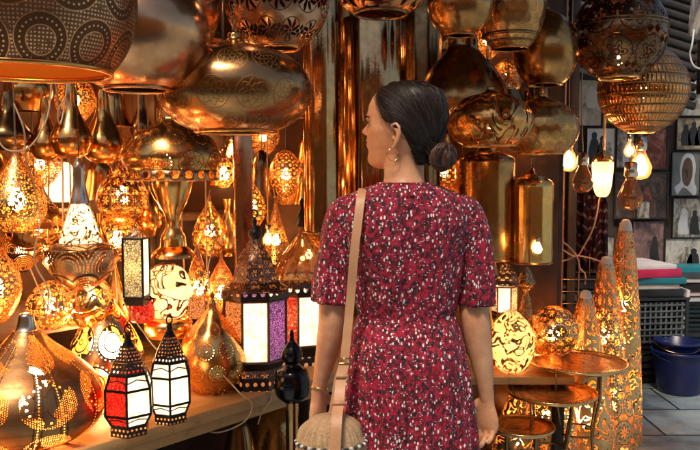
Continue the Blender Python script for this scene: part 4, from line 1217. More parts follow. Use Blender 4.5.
body = thing('person', 'standing person seen from behind in a crimson floral dress, looking left at the lamps', 'person', (Wp(403, 225).x, YW, 0))
B0_ = body.location.copy()
g = bmesh.new()
rings = []
ys = [83.5 + (168.5 - 83.5) * i / 84 for i in range(85)]
NA = 110
for y in ys:
    r = []
    for j in range(NA):
        t = -PI + 2 * PI * j / NA; a = t - .72 * math.sin(t)
        r.append(head_pt(y, a) - B0_)
    rings.append(r)
rings.reverse()
loft(g, rings, cap0=True, cap1=True)
def pt(px, py, dy=0): return Wp(px, py, dy) - B0_
# ear
for sgn in (1, -1):
    def ep(f, y, s): return HC + FD * f + SD * (s * sgn) + Vector((0, 0, hz(y))) - B0_
    tube(g, [ep(.006, 137, .074), ep(.008, 131, .080), ep(.002, 126.5, .085), ep(-.009, 125.5, .088), ep(-.018, 129, .089), ep(-.019, 135, .087), ep(-.013, 141, .083), ep(-.003, 146, .079), ep(.004, 149, .076)],
         [.004, .0042, .0042, .0042, .0042, .004, .004, .0048, .0045], 8)
    tube(g, [ep(.0, 130, .078), ep(-.009, 131, .082), ep(-.012, 136, .081), ep(-.006, 142, .077), ep(.001, 146, .075)], [.005, .006, .006, .006, .005], 8)
    ball(g, ep(.004, 139, .074), .0055, 8)
# neck and trunk
tube(g, catmull([tuple(pt(*p)) for p in ((407, 136, .0), (405, 152, .0), (404, 166, .0), (404, 180, -.004), (404, 194, -.008), (404, 206, -.005))], 3), [r for r, in [tuple(x) for x in catmull([(.052,), (.0535,), (.052,), (.0525,), (.064,), (.070,)], 3)]], 28)
loft(g, [[pt(404, y, 0) + Vector((hw * PX * math.cos(a), hd * math.sin(a) , 0)) for a in [2 * PI * j / 32 for j in range(32)]] for y, hw, hd in
         ((560, 20, .05), (500, 52, .10), (420, 58, .11), (360, 52, .105), (312, 43, .08), (260, 46, .09), (225, 54, .09), (206, 52, .075), (197, 42, .06), (189, 24, .045), (182, 18, .04))], cap0=True, cap1=True)
for sx in (-1, 1):   # legs and feet
    hx = 404 + sx * 26
    P = [Vector((sx * .075, 0, .82)), Vector((sx * .078, 0, .62)), Vector((sx * .075, -.01, .46)), Vector((sx * .075, -.02, .30)), Vector((sx * .075, 0, .12)), Vector((sx * .075, 0, .06))]
    tube(g, P, [.082, .068, .052, .052, .034, .036], 18)
    tube(g, [Vector((sx * .075, -.03, .035)), Vector((sx * .078, .04, .035)), Vector((sx * .082, .12, .025)), Vector((sx * .084, .17, .02))], [.032, .034, .034, .022], 12, flat=.9)
# arms
def arm(pts, rad):
    P = catmull([tuple(pt(*p)) for p in pts], 4); R = [r[0] for r in catmull([(x,) for x in rad], 4)]
    tube(g, P, R, 20); return Vector(P[-1])
arm([(350, 212, 0), (341, 245, .0), (335, 280, .0), (333, 308, .0), (332, 322, .004), (329, 342, .02), (325, 362, .04), (320, 383, .06), (318, 392, .066)], [.036, .042, .041, .0375, .036, .0335, .028, .0205, .0180])
arm([(465, 212, 0), (472, 245, .0), (475, 280, .0), (474, 308, .0), (476, 324, .0), (479, 345, .010), (482.5, 366, .018), (485.5, 388, .026), (486.5, 398, .03)], [.036, .042, .041, .0385, .037, .034, .0285, .0212, .0182])
def hand(wr, d, n, sd, curl=(22, 38, 30), spread=1.0):
    d = d.normalized(); n = (n - d * n.dot(d)).normalized(); sd = (sd - d * sd.dot(d) - n * sd.dot(n)).normalized()
    rings = []
    for t, w_, th, off in ((-.026, .0185, .0170, 0), (-.01, .0200, .0180, 0), (.004, .0220, .0180, 0), (.018, .0265, .0175, .001), (.034, .034, .017, .001), (.052, .039, .0165, .0), (.072, .040, .0145, -.001), (.088, .036, .011, -.001), (.094, .028, .007, -.001)):
        rings.append([wr + d * t + sd * (off + w_ * math.cos(a)) + n * (th * math.sin(a)) for a in [2 * PI * j / 20 for j in range(20)]])
    loft(g, rings, cap0=True, cap1=True)
    for k, (so_, L, r, ex) in enumerate(((.0285, .070, .0088, 0), (.0098, .078, .009, 4), (-.0095, .073, .0086, 8), (-.0275, .058, .0076, 12))):
        p = wr + d * (.082 - .003 * abs(k - 1)) + sd * so_ * spread; P = [p - d * .012, p]; ang = 0; dd = d
        for ph, cu in zip((.46, .31, .23), curl):
            ang += math.radians(cu + ex); dd = d * math.cos(ang) + n * math.sin(ang) + sd * (so_ * .8)
            p = p + dd.normalized() * L * ph; P.append(p)
        P2 = [P[0], P[1], (P[1] + P[2]) / 2, P[2], (P[2] + P[3]) / 2, P[3], P[4]]
        tube(g, P2, [r * .9, r * 1.05, r * .93, r * 1.0, r * .88, r * .92, r * .74], 10)
    p = wr + d * .022 + sd * .026 + n * .006
    t1 = (d * .75 + sd * .62 + n * .35).normalized(); t2 = (d * .93 + sd * .22 + n * .35).normalized(); t3 = (d * .93 + sd * .0 + n * .42).normalized()
    q1 = p + t1 * .036; q2 = q1 + t2 * .030; q3 = q2 + t3 * .024
    tube(g, [p - t1 * .012, p, q1, (q1 + q2) / 2, q2, q3], [.012, .0135, .0112, .0098, .0104, .0078], 12)
hand(pt(486.5, 399, .032), Vector((-.02, .16, -1)), Vector((-.60, -.80, 0)), Vector((-.80, .60, 0)), curl=(18, 34, 28))
hand(pt(318, 393, .068), Vector((-.01, .25, -1)), Vector((.86, -.5, 0)), Vector((.5, .86, 0)), curl=(25, 42, 32))
bmesh.ops.recalc_face_normals(g, faces=list(g.faces))
bo = obj('body', g, M['skin'])
md = bo.modifiers.new('r', 'REMESH'); md.mode = 'VOXEL'; md.voxel_size = .0024; md.use_smooth_shade = True
ms = bo.modifiers.new('s', 'SMOOTH'); ms.factor = .5; ms.iterations = 5
dg = bpy.context.evaluated_depsgraph_get(); dg.update()
me = bpy.data.meshes.new_from_object(bo.evaluated_get(dg)); bo.modifiers.clear(); bo.data = me
if not me.materials: me.materials.append(M['skin'])
me.polygons.foreach_set('use_smooth', [True] * len(me.polygons))
bo.parent = body
# face details
def hp(f, y, s): return HC + FD * f + SD * s + Vector((0, 0, hz(y))) - B0_
M['eyew'] = simple('eye_white', (.42, .33, .28), .3, var=.05); M['iris'] = simple('dark_iris', (.03, .015, .01), .1)
M['brow'] = simple('dark_brow', (.03, .016, .010), .7); M['lips'] = simple('rosy_lips', (.50, .14, .11), .35, var=.1)
for s in (.032, -.032):
    g = bmesh.new(); ball(g, (0, 0, 0), .0112, 20); e = obj('eye', g, M['eyew'], body, loc=hp(.0825, 124, s))
    g = bmesh.new(); ball(g, FD * .0068, .0056, 14); obj('iris', g, M['iris'], e)
    g = bmesh.new()
    for k in range(14):
        t = (k - 6.5) / 6.5; b0 = hp(.0945 - abs(t) * .004, 122.6 + .6 * t * t, s + t * .011); tube(g, [b0, b0 + FD * .006 + Vector((0, 0, .0022)) + SD * t * .002], [.0006, .0002], 4)
    obj('eyelashes', g, M['brow'], body)
    g = bmesh.new()
    for k in range(60):
        t = random.uniform(-1, 1); sg = 1 if s > 0 else -1
        ss = s + sg * .002 + t * .017; aa = math.asin(max(-1, min(1, ss / .076))); yy = 117.4 - 1.0 * (1 - t * t) + random.uniform(-.7, .7) + .6 * t * sg
        q = head_pt(yy, aa) - B0_; tube(g, [q, q + (FD * .3 + SD * sg * .8 + Vector((0, 0, .15))).normalized() * .006 + FD * .0006], [.0006, .0003], 4)
    obj('eyebrow', g, M['brow'], body)
g = bmesh.new()
R_ = []
for yy, off, wd in ((137.6, .0006, .012), (138.8, .0016, .02), (140.2, .0018, .023), (141.6, .0008, .024), (142.8, .0016, .022), (144.6, .0018, .018), (146.4, .0004, .011)):
    row = []
    for k in range(17):
        ss = -wd + 2 * wd * k / 16; aa = math.asin(ss / .066)
        row.append(head_pt(yy, aa) - B0_ + FD * off * (1 - (ss / wd) ** 2))
    R_.append(row)
loft(g, R_, close=False); obj('lips', g, M['lips'], body)

# ---- hair
b = MB('dark_brown_hair')
n = b.noise(9, 3)
c = b.ramp(n, [(.35, (.007, .0045, .0035)), (.7, (.020, .011, .008))])
M['hair'] = b.done(b.bsdf(c, .42, 0, None, Specular_IOR_Level=.4))
for _k, _c in (('hair2', (.020, .0115, .008)), ('hair3', (.055, .030, .018))):
    b = MB('brown_hair_strand'); M[_k] = b.done(b.bsdf(_c, .45, 0, None, Specular_IOR_Level=.4))
b = MB('chestnut_bun_hair')
c = b.ramp(b.noise(24, 3), [(.35, (.045, .02, .012)), (.7, (.17, .08, .05))])
M['hairbun'] = b.done(b.bsdf(c, .32, 0, None, Specular_IOR_Level=.6))
HL = [(83, .11), (90, .0745), (95, .068), (101, .060), (110, .047), (119, .036), (124, .024), (127.5, .006), (130, -.012), (138, -.024), (150, -.034), (166, -.042)]
def fh(y): return interp(HL, y)[0]
HOFF = .0085
def skull(y):
    """head section used for hair; below the ears the back runs on into the nape"""
    f, bk, w = interp(HEAD, min(y, 134))
    if y > 134:
        t = (y - 134) / 34; bk = bk - .040 * t; w = w - .024 * t
    return f, bk, w
def shell(y, a, off):
    f, bk, w = skull(y); ca, sa = math.cos(a), math.sin(a)
    x = (f if ca > 0 else bk) * ca + off * ca; s = w * sa + off * sa
    return x, s
g = bmesh.new(); rows = []
NH = 120
YS = [82.2, 83, 84, 86, 88.5] + [91 + i * 2.0 for i in range(38)]
for y in YS:
    row = []
    for j in range(NH):
        a = 2 * PI * j / NH
        if y < 85:
            f, bk, w = interp([(82.2, .004, .004, .004), (83, .032, .036, .03), (84, .046, .052, .042), (85, .054, .06, .048)], y)
            x = (f if math.cos(a) > 0 else bk) * math.cos(a); s = w * math.sin(a); h = hz(y)
        else:
            x, s = shell(y, a, 0); k = max(0, min(1, (fh(y) - x) / .03)); k = k * k * (3 - 2 * k)
            x, s = shell(y, a, .0005 + (HOFF - .0015) * k)
        row.append((x, s, y))
    rows.append(row)
def keep(p): return p[2] < 90 or p[0] < fh(p[2]) + .002
vv = [[g.verts.new(HC + FD * p[0] + SD * p[1] + Vector((0, 0, hz(p[2]))) - B0_) for p in r] for r in rows]
for i in range(len(rows) - 1):
    for j in range(NH):
        k = (j + 1) % NH; q = (rows[i][j], rows[i][k], rows[i + 1][k], rows[i + 1][j])
        if all(keep(p) for p in q): g.faces.new((vv[i][j], vv[i + 1][j], vv[i + 1][k], vv[i][k]))
g.faces.new(vv[0])
bmesh.ops.delete(g, geom=[v for v in g.verts if not v.link_faces], context='VERTS')
NCAP = len(g.faces)
# combed strands over the cap
BUN = Vector((-.106, .016, hz(157)))   # head frame: front, side, up
def inside(p, off):
    y = 128 - p.z / PX
    if y < 82.0: return False
    y2 = max(y, 83.2)
    f, bk, w = skull(y2) if y2 > 85 else interp([(82.2, .01, .01, .01), (83, .032, .036, .03), (84, .046, .052, .042), (85, .054, .06, .048)], y2)
    ff = (f if p.x > 0 else bk) + off; ww = w + off
    return (p.x / ff) ** 2 + (p.y / ww) ** 2 < 1
CC = Vector((0, 0, hz(118)))
def proj(p, off):
    d = p - CC
    if d.length < 1e-6: d = Vector((0, 0, 1))
    d.normalize(); lo, hi = 0, .16
    for _ in range(13):
        m = (lo + hi) / 2
        if inside(CC + d * m, off): lo = m
        else: hi = m
    return CC + d * lo
def tow(p): return FD * p.x + SD * p.y + Vector((0, 0, p.z)) + HC - B0_
rnd = random.Random(5)
def start_pt():
    while True:
        if rnd.random() < .42:
            y = rnd.uniform(88, 128); f = fh(y) - rnd.uniform(-.001, .006)
        elif rnd.random() < .35:
            y = rnd.uniform(130, 164); f = fh(y) - rnd.uniform(0, .02)
        else:
            y = rnd.uniform(83.3, 135); f = rnd.uniform(-.0985, .06)
        F0, Bk, w = skull(y); q = (F0 if f > 0 else Bk)
        if abs(f) < q and f < fh(y) + .001 and not (y > 124 and f > -.02):
            s = w * math.sqrt(1 - (f / q) ** 2) * rnd.choice((-1, 1, 1)); return Vector((f, s, hz(y)))
for _ in range(3900):
    p0 = start_pt(); off = HOFF + rnd.uniform(-.0015, .0012) + .0010 * math.sin(math.atan2(p0.y, p0.z - .04) * 16)
    end = BUN + Vector((rnd.uniform(.002, .02), rnd.uniform(-.016, .016), rnd.uniform(-.016, .016)))
    up = Vector((0, (1 if p0.y > 0 else -1) * .035, .030)) if p0.x > -.02 else Vector((0, 0, -.002))
    N_ = 11; P = []
    for i in range(N_):
        t = i / (N_ - 1); q = p0.lerp(end, t) + up * math.sin(PI * t)
        o = off * min(1, .12 + t * 5)
        s_ = proj(q, o) if t < .9 else proj(q, o).lerp(end, (t - .9) / .1 * .9)
        P.append(tow(s_))
    r = rnd.uniform(.0005, .0011)
    tube(g, P, [r * .6] + [r] * (N_ - 2) + [r * .8], 4, caps=False)
for _ in range(110):   # flyaways
    p0 = start_pt(); a = rnd.uniform(.4, 1.4); P = []
    for i in range(6):
        t = i / 5; P.append(tow(proj(p0.lerp(BUN, t * .45 * a), HOFF + .006 * math.sin(PI * t) * rnd.uniform(.4, 1.2))))
    tube(g, P, .00028, 3, caps=False)
for f in g.faces: f.material_index = 0
nf0 = len(g.faces)
ho = obj('hair', g, [M['hair'], M['hair2'], M['hair3']], body)
ho.data.polygons.foreach_set('material_index', [0 if i < NCAP else random.Random((i - NCAP) // 40).choice((0, 0, 1, 1, 2)) for i in range(len(ho.data.polygons))])
g = bmesh.new()
def bunpt(t, ph, rad, lobe):
    """strand t 0..1 round a coil"""
    a = t * 2 * PI * 1.25 + lobe
    R = .0235
    e1 = Vector((-.80, -.60, 0)); e3 = Vector((-.60, .80, 0)); al = lobe * .5
    e1b = e1 * math.cos(al) + Vector((0, 0, 1)) * math.sin(al) * .4; R *= .80; e1b = (e1b + e3 * (.55 if lobe > 1 else -.25)).normalized()
    c_ = e1b * (R * math.cos(a)) + Vector((0, 0, 1)) * (R * math.sin(a)) * .95 + e3 * (.006 * math.sin(a * 1.0 + lobe))
    out = (e1b * math.cos(a) + Vector((0, 0, 1)) * math.sin(a)).normalized(); tw = ph + t * 5
    return BUN + c_ + out * rad * math.cos(tw) + e3 * 1.15 * rad * math.sin(tw)
for lobe, rr in ((0.4, .0165), (2.9, .0150)):
    for k in range(170):
        ph = rnd.uniform(0, 2 * PI); ra = rr * (.90 + .10 * math.sin(ph * 5) + .18 * rnd.random()) ; t0 = rnd.uniform(-.1, .08); t1 = rnd.uniform(.82, 1.02)
        P = [tow(bunpt(t0 + (t1 - t0) * i / 15, ph + .35 * math.sin(i * .6 + k), ra * (1 + .05 * math.sin(i * 1.1 + k * 2.3)), lobe)) for i in range(16)]
        tube(g, P, rnd.uniform(.0009, .0016), 4, caps=False)
    tube(g, [tow(bunpt(i / 15, 0, 0, lobe)) for i in range(16)], rr * .93, 10)
for k in range(60):
    ph = rnd.uniform(0, 2 * PI); t0 = rnd.uniform(0, .8)
    tube(g, [tow(bunpt(t0 + .2 * i / 5, ph, .0158 + .004 * math.sin(i / 5 * PI), .4)) for i in range(6)], .0003, 3, caps=False)
bo2 = obj('hair_bun', g, [M['hairbun'], M['hair3'], M['hairbun']], body)
bo2.data.polygons.foreach_set('material_index', [random.Random(i // 60).choice((0, 0, 1, 2, 2)) for i in range(len(bo2.data.polygons))])
M['goldj'] = simple('gold_jewellery', (.85, .58, .25), .18, 1, bump=.02)
g = bmesh.new(); torus(g, .0155, .0011, 0, 36, 8)
o = obj('earring', g, M['goldj'], body, loc=hp(.004, 155, .0775)); o.rotation_euler = (PI / 2, 0, PSI * .4)

# ---- dress
b = MB('crimson_floral_cloth')
x, y, z = b.xyz()
def spk(sc_, thr, loc, sx=1.0):
    mp = b.N('ShaderNodeMapping'); mp.inputs['Location'].default_value = loc; mp.inputs['Scale'].default_value = (sx, 1, 1 / sx); mp.inputs['Rotation'].default_value = (0, loc[0], 0)
    b.L(b.tc.outputs['Object'], mp.inputs[0])
    nn = b.noise(sc_ * .8, 2, mp.outputs[0])
    vn = b.N('ShaderNodeTexVoronoi'); vn.inputs['Scale'].default_value = sc_; b.L(mp.outputs[0], vn.inputs['Vector'])
    return (E(vn.outputs['Distance']) + (nn - .5) * .5) < thr, vn.outputs['Color']
n = b.noise(75, 4); 
base = b.ramp(n, [(.34, (.035, .001, .006)), (.47, (.17, .002, .014)), (.61, (.45, .005, .040))])
d1, _ = spk(66, .33, (1.3, 4, 2), 1.25)
base = b.mixc(d1, base, (.022, .006, .014))
d2, _ = spk(120, .25, (7.7, 1, 5), 1.5)
base = b.mixc(d2, base, (.56, .010, .065))
w1, cc = spk(88, .265, (2.2, 9, 3), 1.4)
sx_ = b.N('ShaderNodeSeparateXYZ'); b.L(cc, sx_.inputs[0]); w1 = w1 * (E(sx_.outputs[0]) > .30)
base = b.mixc(w1, base, (.92, .86, .82))
w2, cc = spk(150, .23, (5.5, 3, 8), .7)
sx_ = b.N('ShaderNodeSeparateXYZ'); b.L(cc, sx_.inputs[0]); w2 = w2 * (E(sx_.outputs[1]) > .5)
base = b.mixc(w2, base, (.72, .55, .55))
fold = b.noise(9, 3, b.vec(x * 2.2, y * 2.2, z * .55), .5, .3)
cren = b.noise(420, 2) - (ab(x + .004) < .0016) * (y < 0) * .6
M['dress'] = b.done(b.bsdf(base, .72, 0, b.bump(fold * 1.0 + cren * .06, .9, .05), Sheen_Weight=.05))
g = bmesh.new()
DR = [(183.0, 404, 26.5, .060, -.010), (185.0, 404, 31, .066, -.010), (188.5, 404, 42, .074, -.010), (193, 404, 53, .084, -.010), (199, 404, 61, .094, -.006), (207, 404, 65, .104, -.004), (220, 405, 65, .112, -.004), (240, 405, 61.5, .116, -.002), (265, 406, 57.5, .112, 0), (290, 406.5, 53, .102, .002),
      (306, 406.5, 50.5, .094, .004), (313, 406.5, 49.0, .090, .004), (318, 406.5, 50.5, .094, .002), (332, 406.5, 55, .110, -.006), (352, 406.5, 60, .124, -.012), (385, 406.5, 65, .134, -.012), (430, 407, 71, .142, -.008), (500, 408, 79, .155, 0), (580, 408, 86, .170, 0), (650, 408, 91, .185, 0)]
NR = 200; rings = []
yl = []
y_ = 183.0
while y_ < 650: yl.append(y_); y_ += 1.5 if y_ < 200 else (3 if y_ < 330 else 6)
for y in yl:
    cx, hw, hd, dy = interp(DR, y); c0 = Wp(cx, y, 0) - B0_
    ring = []
    for j in range(NR):
        a = 2 * PI * j / NR; ex = .86
        ca = math.cos(a); sa = math.sin(a)
        xx = hw * PX * abs(ca) ** ex * (1 if ca > 0 else -1); yy = hd * abs(sa) ** ex * (1 if sa > 0 else -1)
        d = 1.0
        sk = max(0, min(1, (y - 314) / 60)); up = max(0, min(1, (312 - y) / 14)) if y < 312 else 0
        nz = noise.noise(Vector((ca * 2.3 + 4, sa * 2.3, y * .006)))
        fold = math.sin(a * 17 + nz * 3.2 + 1.0) * .55 + math.sin(a * 29 + nz * 5) * .45
        gather = math.exp(-((y - 315) / 14) ** 2)
        d += fold * (.016 * gather + sk * .034 * min(1.6, 1 + (y - 350) / 250))
        if y < 318:   # soft drape of the bodice
            d += .045 * noise.noise(Vector((ca * 3.5, sa * 3.5 + 9, y * .022))) * min(1, (y - 183) / 30) + .022 * math.sin(a * 21 + nz * 6) * max(0, (y - 255) / 60) * (1 if y < 314 else 0)
        d -= .016 * math.exp(-((y - 314.5) / 2.6) ** 2)
        if sa < 0 and 195 < y < 312:   # hollow along the spine
            yy *= 1 - .07 * math.exp(-(xx / .03) ** 2)
            yy *= 1 + .05 * math.exp(-((abs(xx) - .085) / .035) ** 2) * math.exp(-((y - 232) / 26) ** 2)
        ring.append(c0 + Vector((xx * d, yy * d + dy, 0)))
    rings.append(ring)
loft(g, rings)
for f in g.faces: f.normal_flip()
def sleeve(pts, rad, ph):
    P = [Vector(q) for q in catmull([tuple(pt(*p)) for p in pts], 5)]; R = [r[0] for r in catmull([(x,) for x in rad], 5)]
    n = len(P); rings = []
    for i, p in enumerate(P):
        d = (P[min(i + 1, n - 1)] - P[max(i - 1, 0)]).normalized(); u = Vector((1, 0, 0)); u = (u - d * u.dot(d)).normalized(); v = d.cross(u)
        t = i / (n - 1); ring = []
        for j in range(72):
            a = 2 * PI * j / 72
            k = 1 + (.07 * t * math.sin(a * 6 + ph) + .035 * t * t * math.sin(a * 13 + ph * 2)) + .13 * noise.noise(Vector((math.cos(a) * 2 + ph, math.sin(a) * 2, t * 3)))
            ring.append(p + (u * math.cos(a) + v * math.sin(a)) * R[i] * k)
        rings.append(ring)
    # turned hem: run back up inside
    for q in (0, 1, 2, 3):
        src = rings[n - 1 - q * 2]; c_ = P[n - 1 - q * 2]; rings.append([c_ + (s - c_) * .93 for s in src])
    loft(g, rings, cap0=True)
sleeve([(357, 203, -.006), (348, 212, -.004), (341, 230, -.002), (337, 255, 0), (334, 280, 0), (332.5, 302, 0)], [.030, .045, .0485, .050, .051, .0535], 1.0)
sleeve([(455, 203, -.006), (464, 212, -.004), (471, 230, -.002), (474.5, 255, 0), (476, 280, 0), (476, 304, 0)], [.030, .045, .0475, .049, .050, .0525], 2.7)
# neckline binding
tube_pts = [Wp(404 + 26.5 * math.cos(a), 183.2 , 0) - B0_ + Vector((0, .060 * math.sin(a) - .010, 0)) for a in [2 * PI * i / 40 for i in range(41)]]
tube(g, tube_pts, .0028, 8)
obj('dress', g, M['dress'], body)
# shoes
M['tan'] = simple('tan_leather', (.58, .30, .15), .45, ns=12, var=.16, bump=.25, bscale=120)
for sx in (-1, 1):
    g = bmesh.new(); loft(g, [[Vector((sx * .08 + .042 * math.cos(a) * (1 if math.sin(a) < 0 else 1.05), .065 + .135 * math.sin(a), z)) for a in [2 * PI * j / 28 for j in range(28)]] for z in (0.0, .014)], cap0=True, cap1=True)
    tube(g, [Vector((sx * .08 + .04, .12, .012)), Vector((sx * .08 + .02, .115, .062)), Vector((sx * .08 - .02, .115, .062)), Vector((sx * .08 - .04, .12, .012))], .006, 8)
    obj('sandal', g, M['tan'], body)
# bracelet
g = bmesh.new(); torus(g, .0235, .0019, 0, 40, 8); o = obj('bracelet', g, M['goldj'], body, loc=pt(319.3, 388, .062)); o.rotation_euler = (-.25, .12, 0)

# ---- shoulder bag (a thing of its own)
bag = thing('shoulder_bag', 'tan straw shoulder bag hanging from a leather strap at the left hip', 'bag', Wp(331, 500, -.19))
L0 = bag.location.copy()
def bp(px, py, dy): return Wp(px, py, dy) - L0
def ribbon(pts, wd, th=.0028, name='strap', side=Vector((1, 0, 0)), k=5):
    P = [Vector(q) for q in catmull([tuple(bp(*p)) for p in pts], k)]; rings = []
    for i, p in enumerate(P):
        d = (P[min(i + 1, len(P) - 1)] - P[max(i - 1, 0)]).normalized(); s = (side - d * side.dot(d)).normalized(); nn = d.cross(s)
        w2 = wd / 2
        rings.append([p + s * x_ + nn * y_ for x_, y_ in ((-w2, -th), (-w2 + .001, -th * 1.4), (w2 - .001, -th * 1.4), (w2, -th), (w2, th * .2), (-w2, th * .2))])
    g = bmesh.new(); loft(g, rings, cap0=True, cap1=True); bmesh.ops.recalc_face_normals(g, faces=list(g.faces)); so_ = obj(name, g, M['tan'], bag, smooth=False)
    g = bmesh.new()
    D = [P[0]]
    for p, q in zip(P, P[1:]):
        m = max(1, int((q - p).length / .006))
        D += [p.lerp(q, (i + 1) / m) for i in range(m)]
    for i in range(1, len(D) - 1, 1):
        d = (D[i + 1] - D[i - 1]).normalized(); s = (side - d * side.dot(d)).normalized(); nn = d.cross(s)
        for e in (-1, 1):
            c_ = D[i] + s * e * (wd / 2 - .0022) - nn * th * 1.42
            tube(g, [c_ - d * .0018, c_ + d * .0018], .0005, 4)
    obj('stitching', g, M['pages'], so_)
    return so_
def stitches():
    pass
ribbon([(372, 205, .112), (367, 194, .085), (364.5, 189.5, .04), (363.2, 188.5, 0), (362.5, 189.5, -.04), (361.5, 194, -.085), (360, 204, -.107), (357.5, 225, -.124), (354.5, 250, -.131), (352, 280, -.130), (349.5, 310, -.128), (347, 335, -.138), (344.5, 361, -.152)], .0215, name='strap')
ribbon([(345.5, 361, -.156), (342, 372, -.165), (340, 390, -.185), (338.5, 405, -.215), (337, 416, -.243), (336, 430, -.262), (335, 452, -.272)], .025, name='strap_end')
ribbon([(343, 366, -.158), (337, 378, -.160), (334, 395, -.163), (330, 415, -.165), (322, 426, -.150)], .012, name='strap_end')
g = bmesh.new(); o_ = bp(345, 361, -.160)
tube(g, [o_ + Vector((x_, 0, z_)) for x_, z_ in ((-.015, -.006), (.015, -.006), (.015, .006), (-.015, .006), (-.015, -.006))], .0022, 8); obj('buckle', g, M['silver'], bag)
g = bmesh.new()
for py_ in (376, 403): box(g, bp(342 if py_ < 390 else 338.7, py_, -.170 if py_ < 390 else -.213), (.030, .010, .009))
obj('keeper', g, M['tan'], bag)
b = MB('woven_straw'); x, y, z = b.xyz(); u, v = b.uv()
fib = b.noise(1.0, 5, b.vec(u * 150, v * 9, 0), .6, .3); fib2 = b.noise(1.0, 4, b.vec(u * 30, v * 60, 3), .6)
c = b.ramp(fib * .65 + fib2 * .35, [(.3, (.24, .13, .06)), (.5, (.52, .33, .17)), (.72, (.70, .50, .30))])
M['straw'] = b.done(b.bsdf(c, .75, 0, b.bump(fib * .8 + fib2 * .6, .8, .005)))
def bagrib(a, z): return 1 + (.05 * math.sin(a * 17 + math.sin(a * 3) * 3 + z * 18) + .10 * noise.noise(Vector((math.cos(a) * 3, math.sin(a) * 3, z * 22)))) * (1 if z > .155 else .25)
cb = bp(331, 500, -.19)
s = (YW - .19) / F
pr = [(.001, bp(331, 414, -.19).z), (10 * s, bp(331, 414.5, -.19).z), (20 * s, bp(331, 418, -.19).z), (29 * s, bp(331, 426, -.19).z), (34 * s, bp(331, 437, -.19).z), (36.5 * s, bp(331, 452, -.19).z), (36 * s, bp(331, 470, -.19).z), (31 * s, bp(331, 488, -.19).z), (20 * s, bp(331, 499, -.19).z), (.001, bp(331, 501, -.19).z)]
o = lathe_obj('basket', catmull(pr, 5), M['straw'], bag, None, 72, rib=bagrib); o.scale = (1, .72, 1)
g = bmesh.new()
for i in range(40):
    a = 2 * PI * i / 40; zc = bp(331, 441, -.19).z; R = 35.6 * s
    ball(g, (R * math.cos(a), R * math.sin(a) * .73, zc), .0052, 8, (1, 1, .8))
o = obj('trim', g, [M['pages'], M['ink']], bag)
for i, f in enumerate(o.data.polygons): f.material_index = (f.center.z > 0 and int((math.atan2(f.center.y / .73, f.center.x) + PI) / (2 * PI) * 40 + .5) % 2)

# ---- finial post in front of the bench
Yp = 2.28
pxp = 292
t = thing('finial_post', 'black turned finial with stacked balls on a silver pole at the end of the bench', 'post', (V(pxp, 380, Yp).x, Yp, 0))
def zz(y): return V(pxp, y, Yp).z
sp = Yp / F
lathe_obj('finial', catmull([(a * sp, zz(y)) for a, y in ((1.2, 330), (2.5, 334), (2.8, 340), (5, 343), (9, 348), (11, 354), (9.5, 360), (7, 363), (9, 366), (15, 370), (17.5, 377), (17.8, 383), (18.5, 385), (18, 388), (16, 395), (10, 400), (7, 402))], 3), M['blackgloss'], t, None, 40)
lathe_obj('pole', [(6.5 * sp, zz(401)), (6.5 * sp, .012), (.0005, .012)], M['silver'], t, None, 32)
lathe_obj('foot', [(6.4 * sp, .03), (.05, .02), (.085, .012), (.09, 0), (.0005, 0)], M['black'], t, None, 32)
# ================================================================ more wares behind and below
def filler(name, label, cx, pts, Y, mat, **k): return turned(name, label, cx, pts, Y, mat, 'lamp', **k)
K = {
 'onion': [(.08, 0), (.12, .1), (.3, .2), (.7, .38), (1, .62), (.95, .8), (.7, .93), (.55, 1)],
 'egg': [(.15, 0), (.55, .1), (.9, .32), (1, .52), (.9, .72), (.55, .92), (.3, 1)],
 'bell': [(.1, 0), (.35, .08), (.6, .3), (.72, .6), (.9, .88), (1, 1)],
 'bowl': [(.5, 0), (.95, .08), (1, .2), (.9, .5), (.6, .8), (.2, 1)],
 'vase': [(.45, 0), (.35, .1), (.3, .22), (.7, .4), (1, .62), (.8, .84), (.4, .95), (.5, 1)],
 'cone': [(.06, 0), (.2, .2), (.45, .5), (.8, .85), (1, 1)],
}
def kind(k, hw, y0, y1): return [(a * hw, y0 + (y1 - y0) * b_) for a, b_ in K[k]]
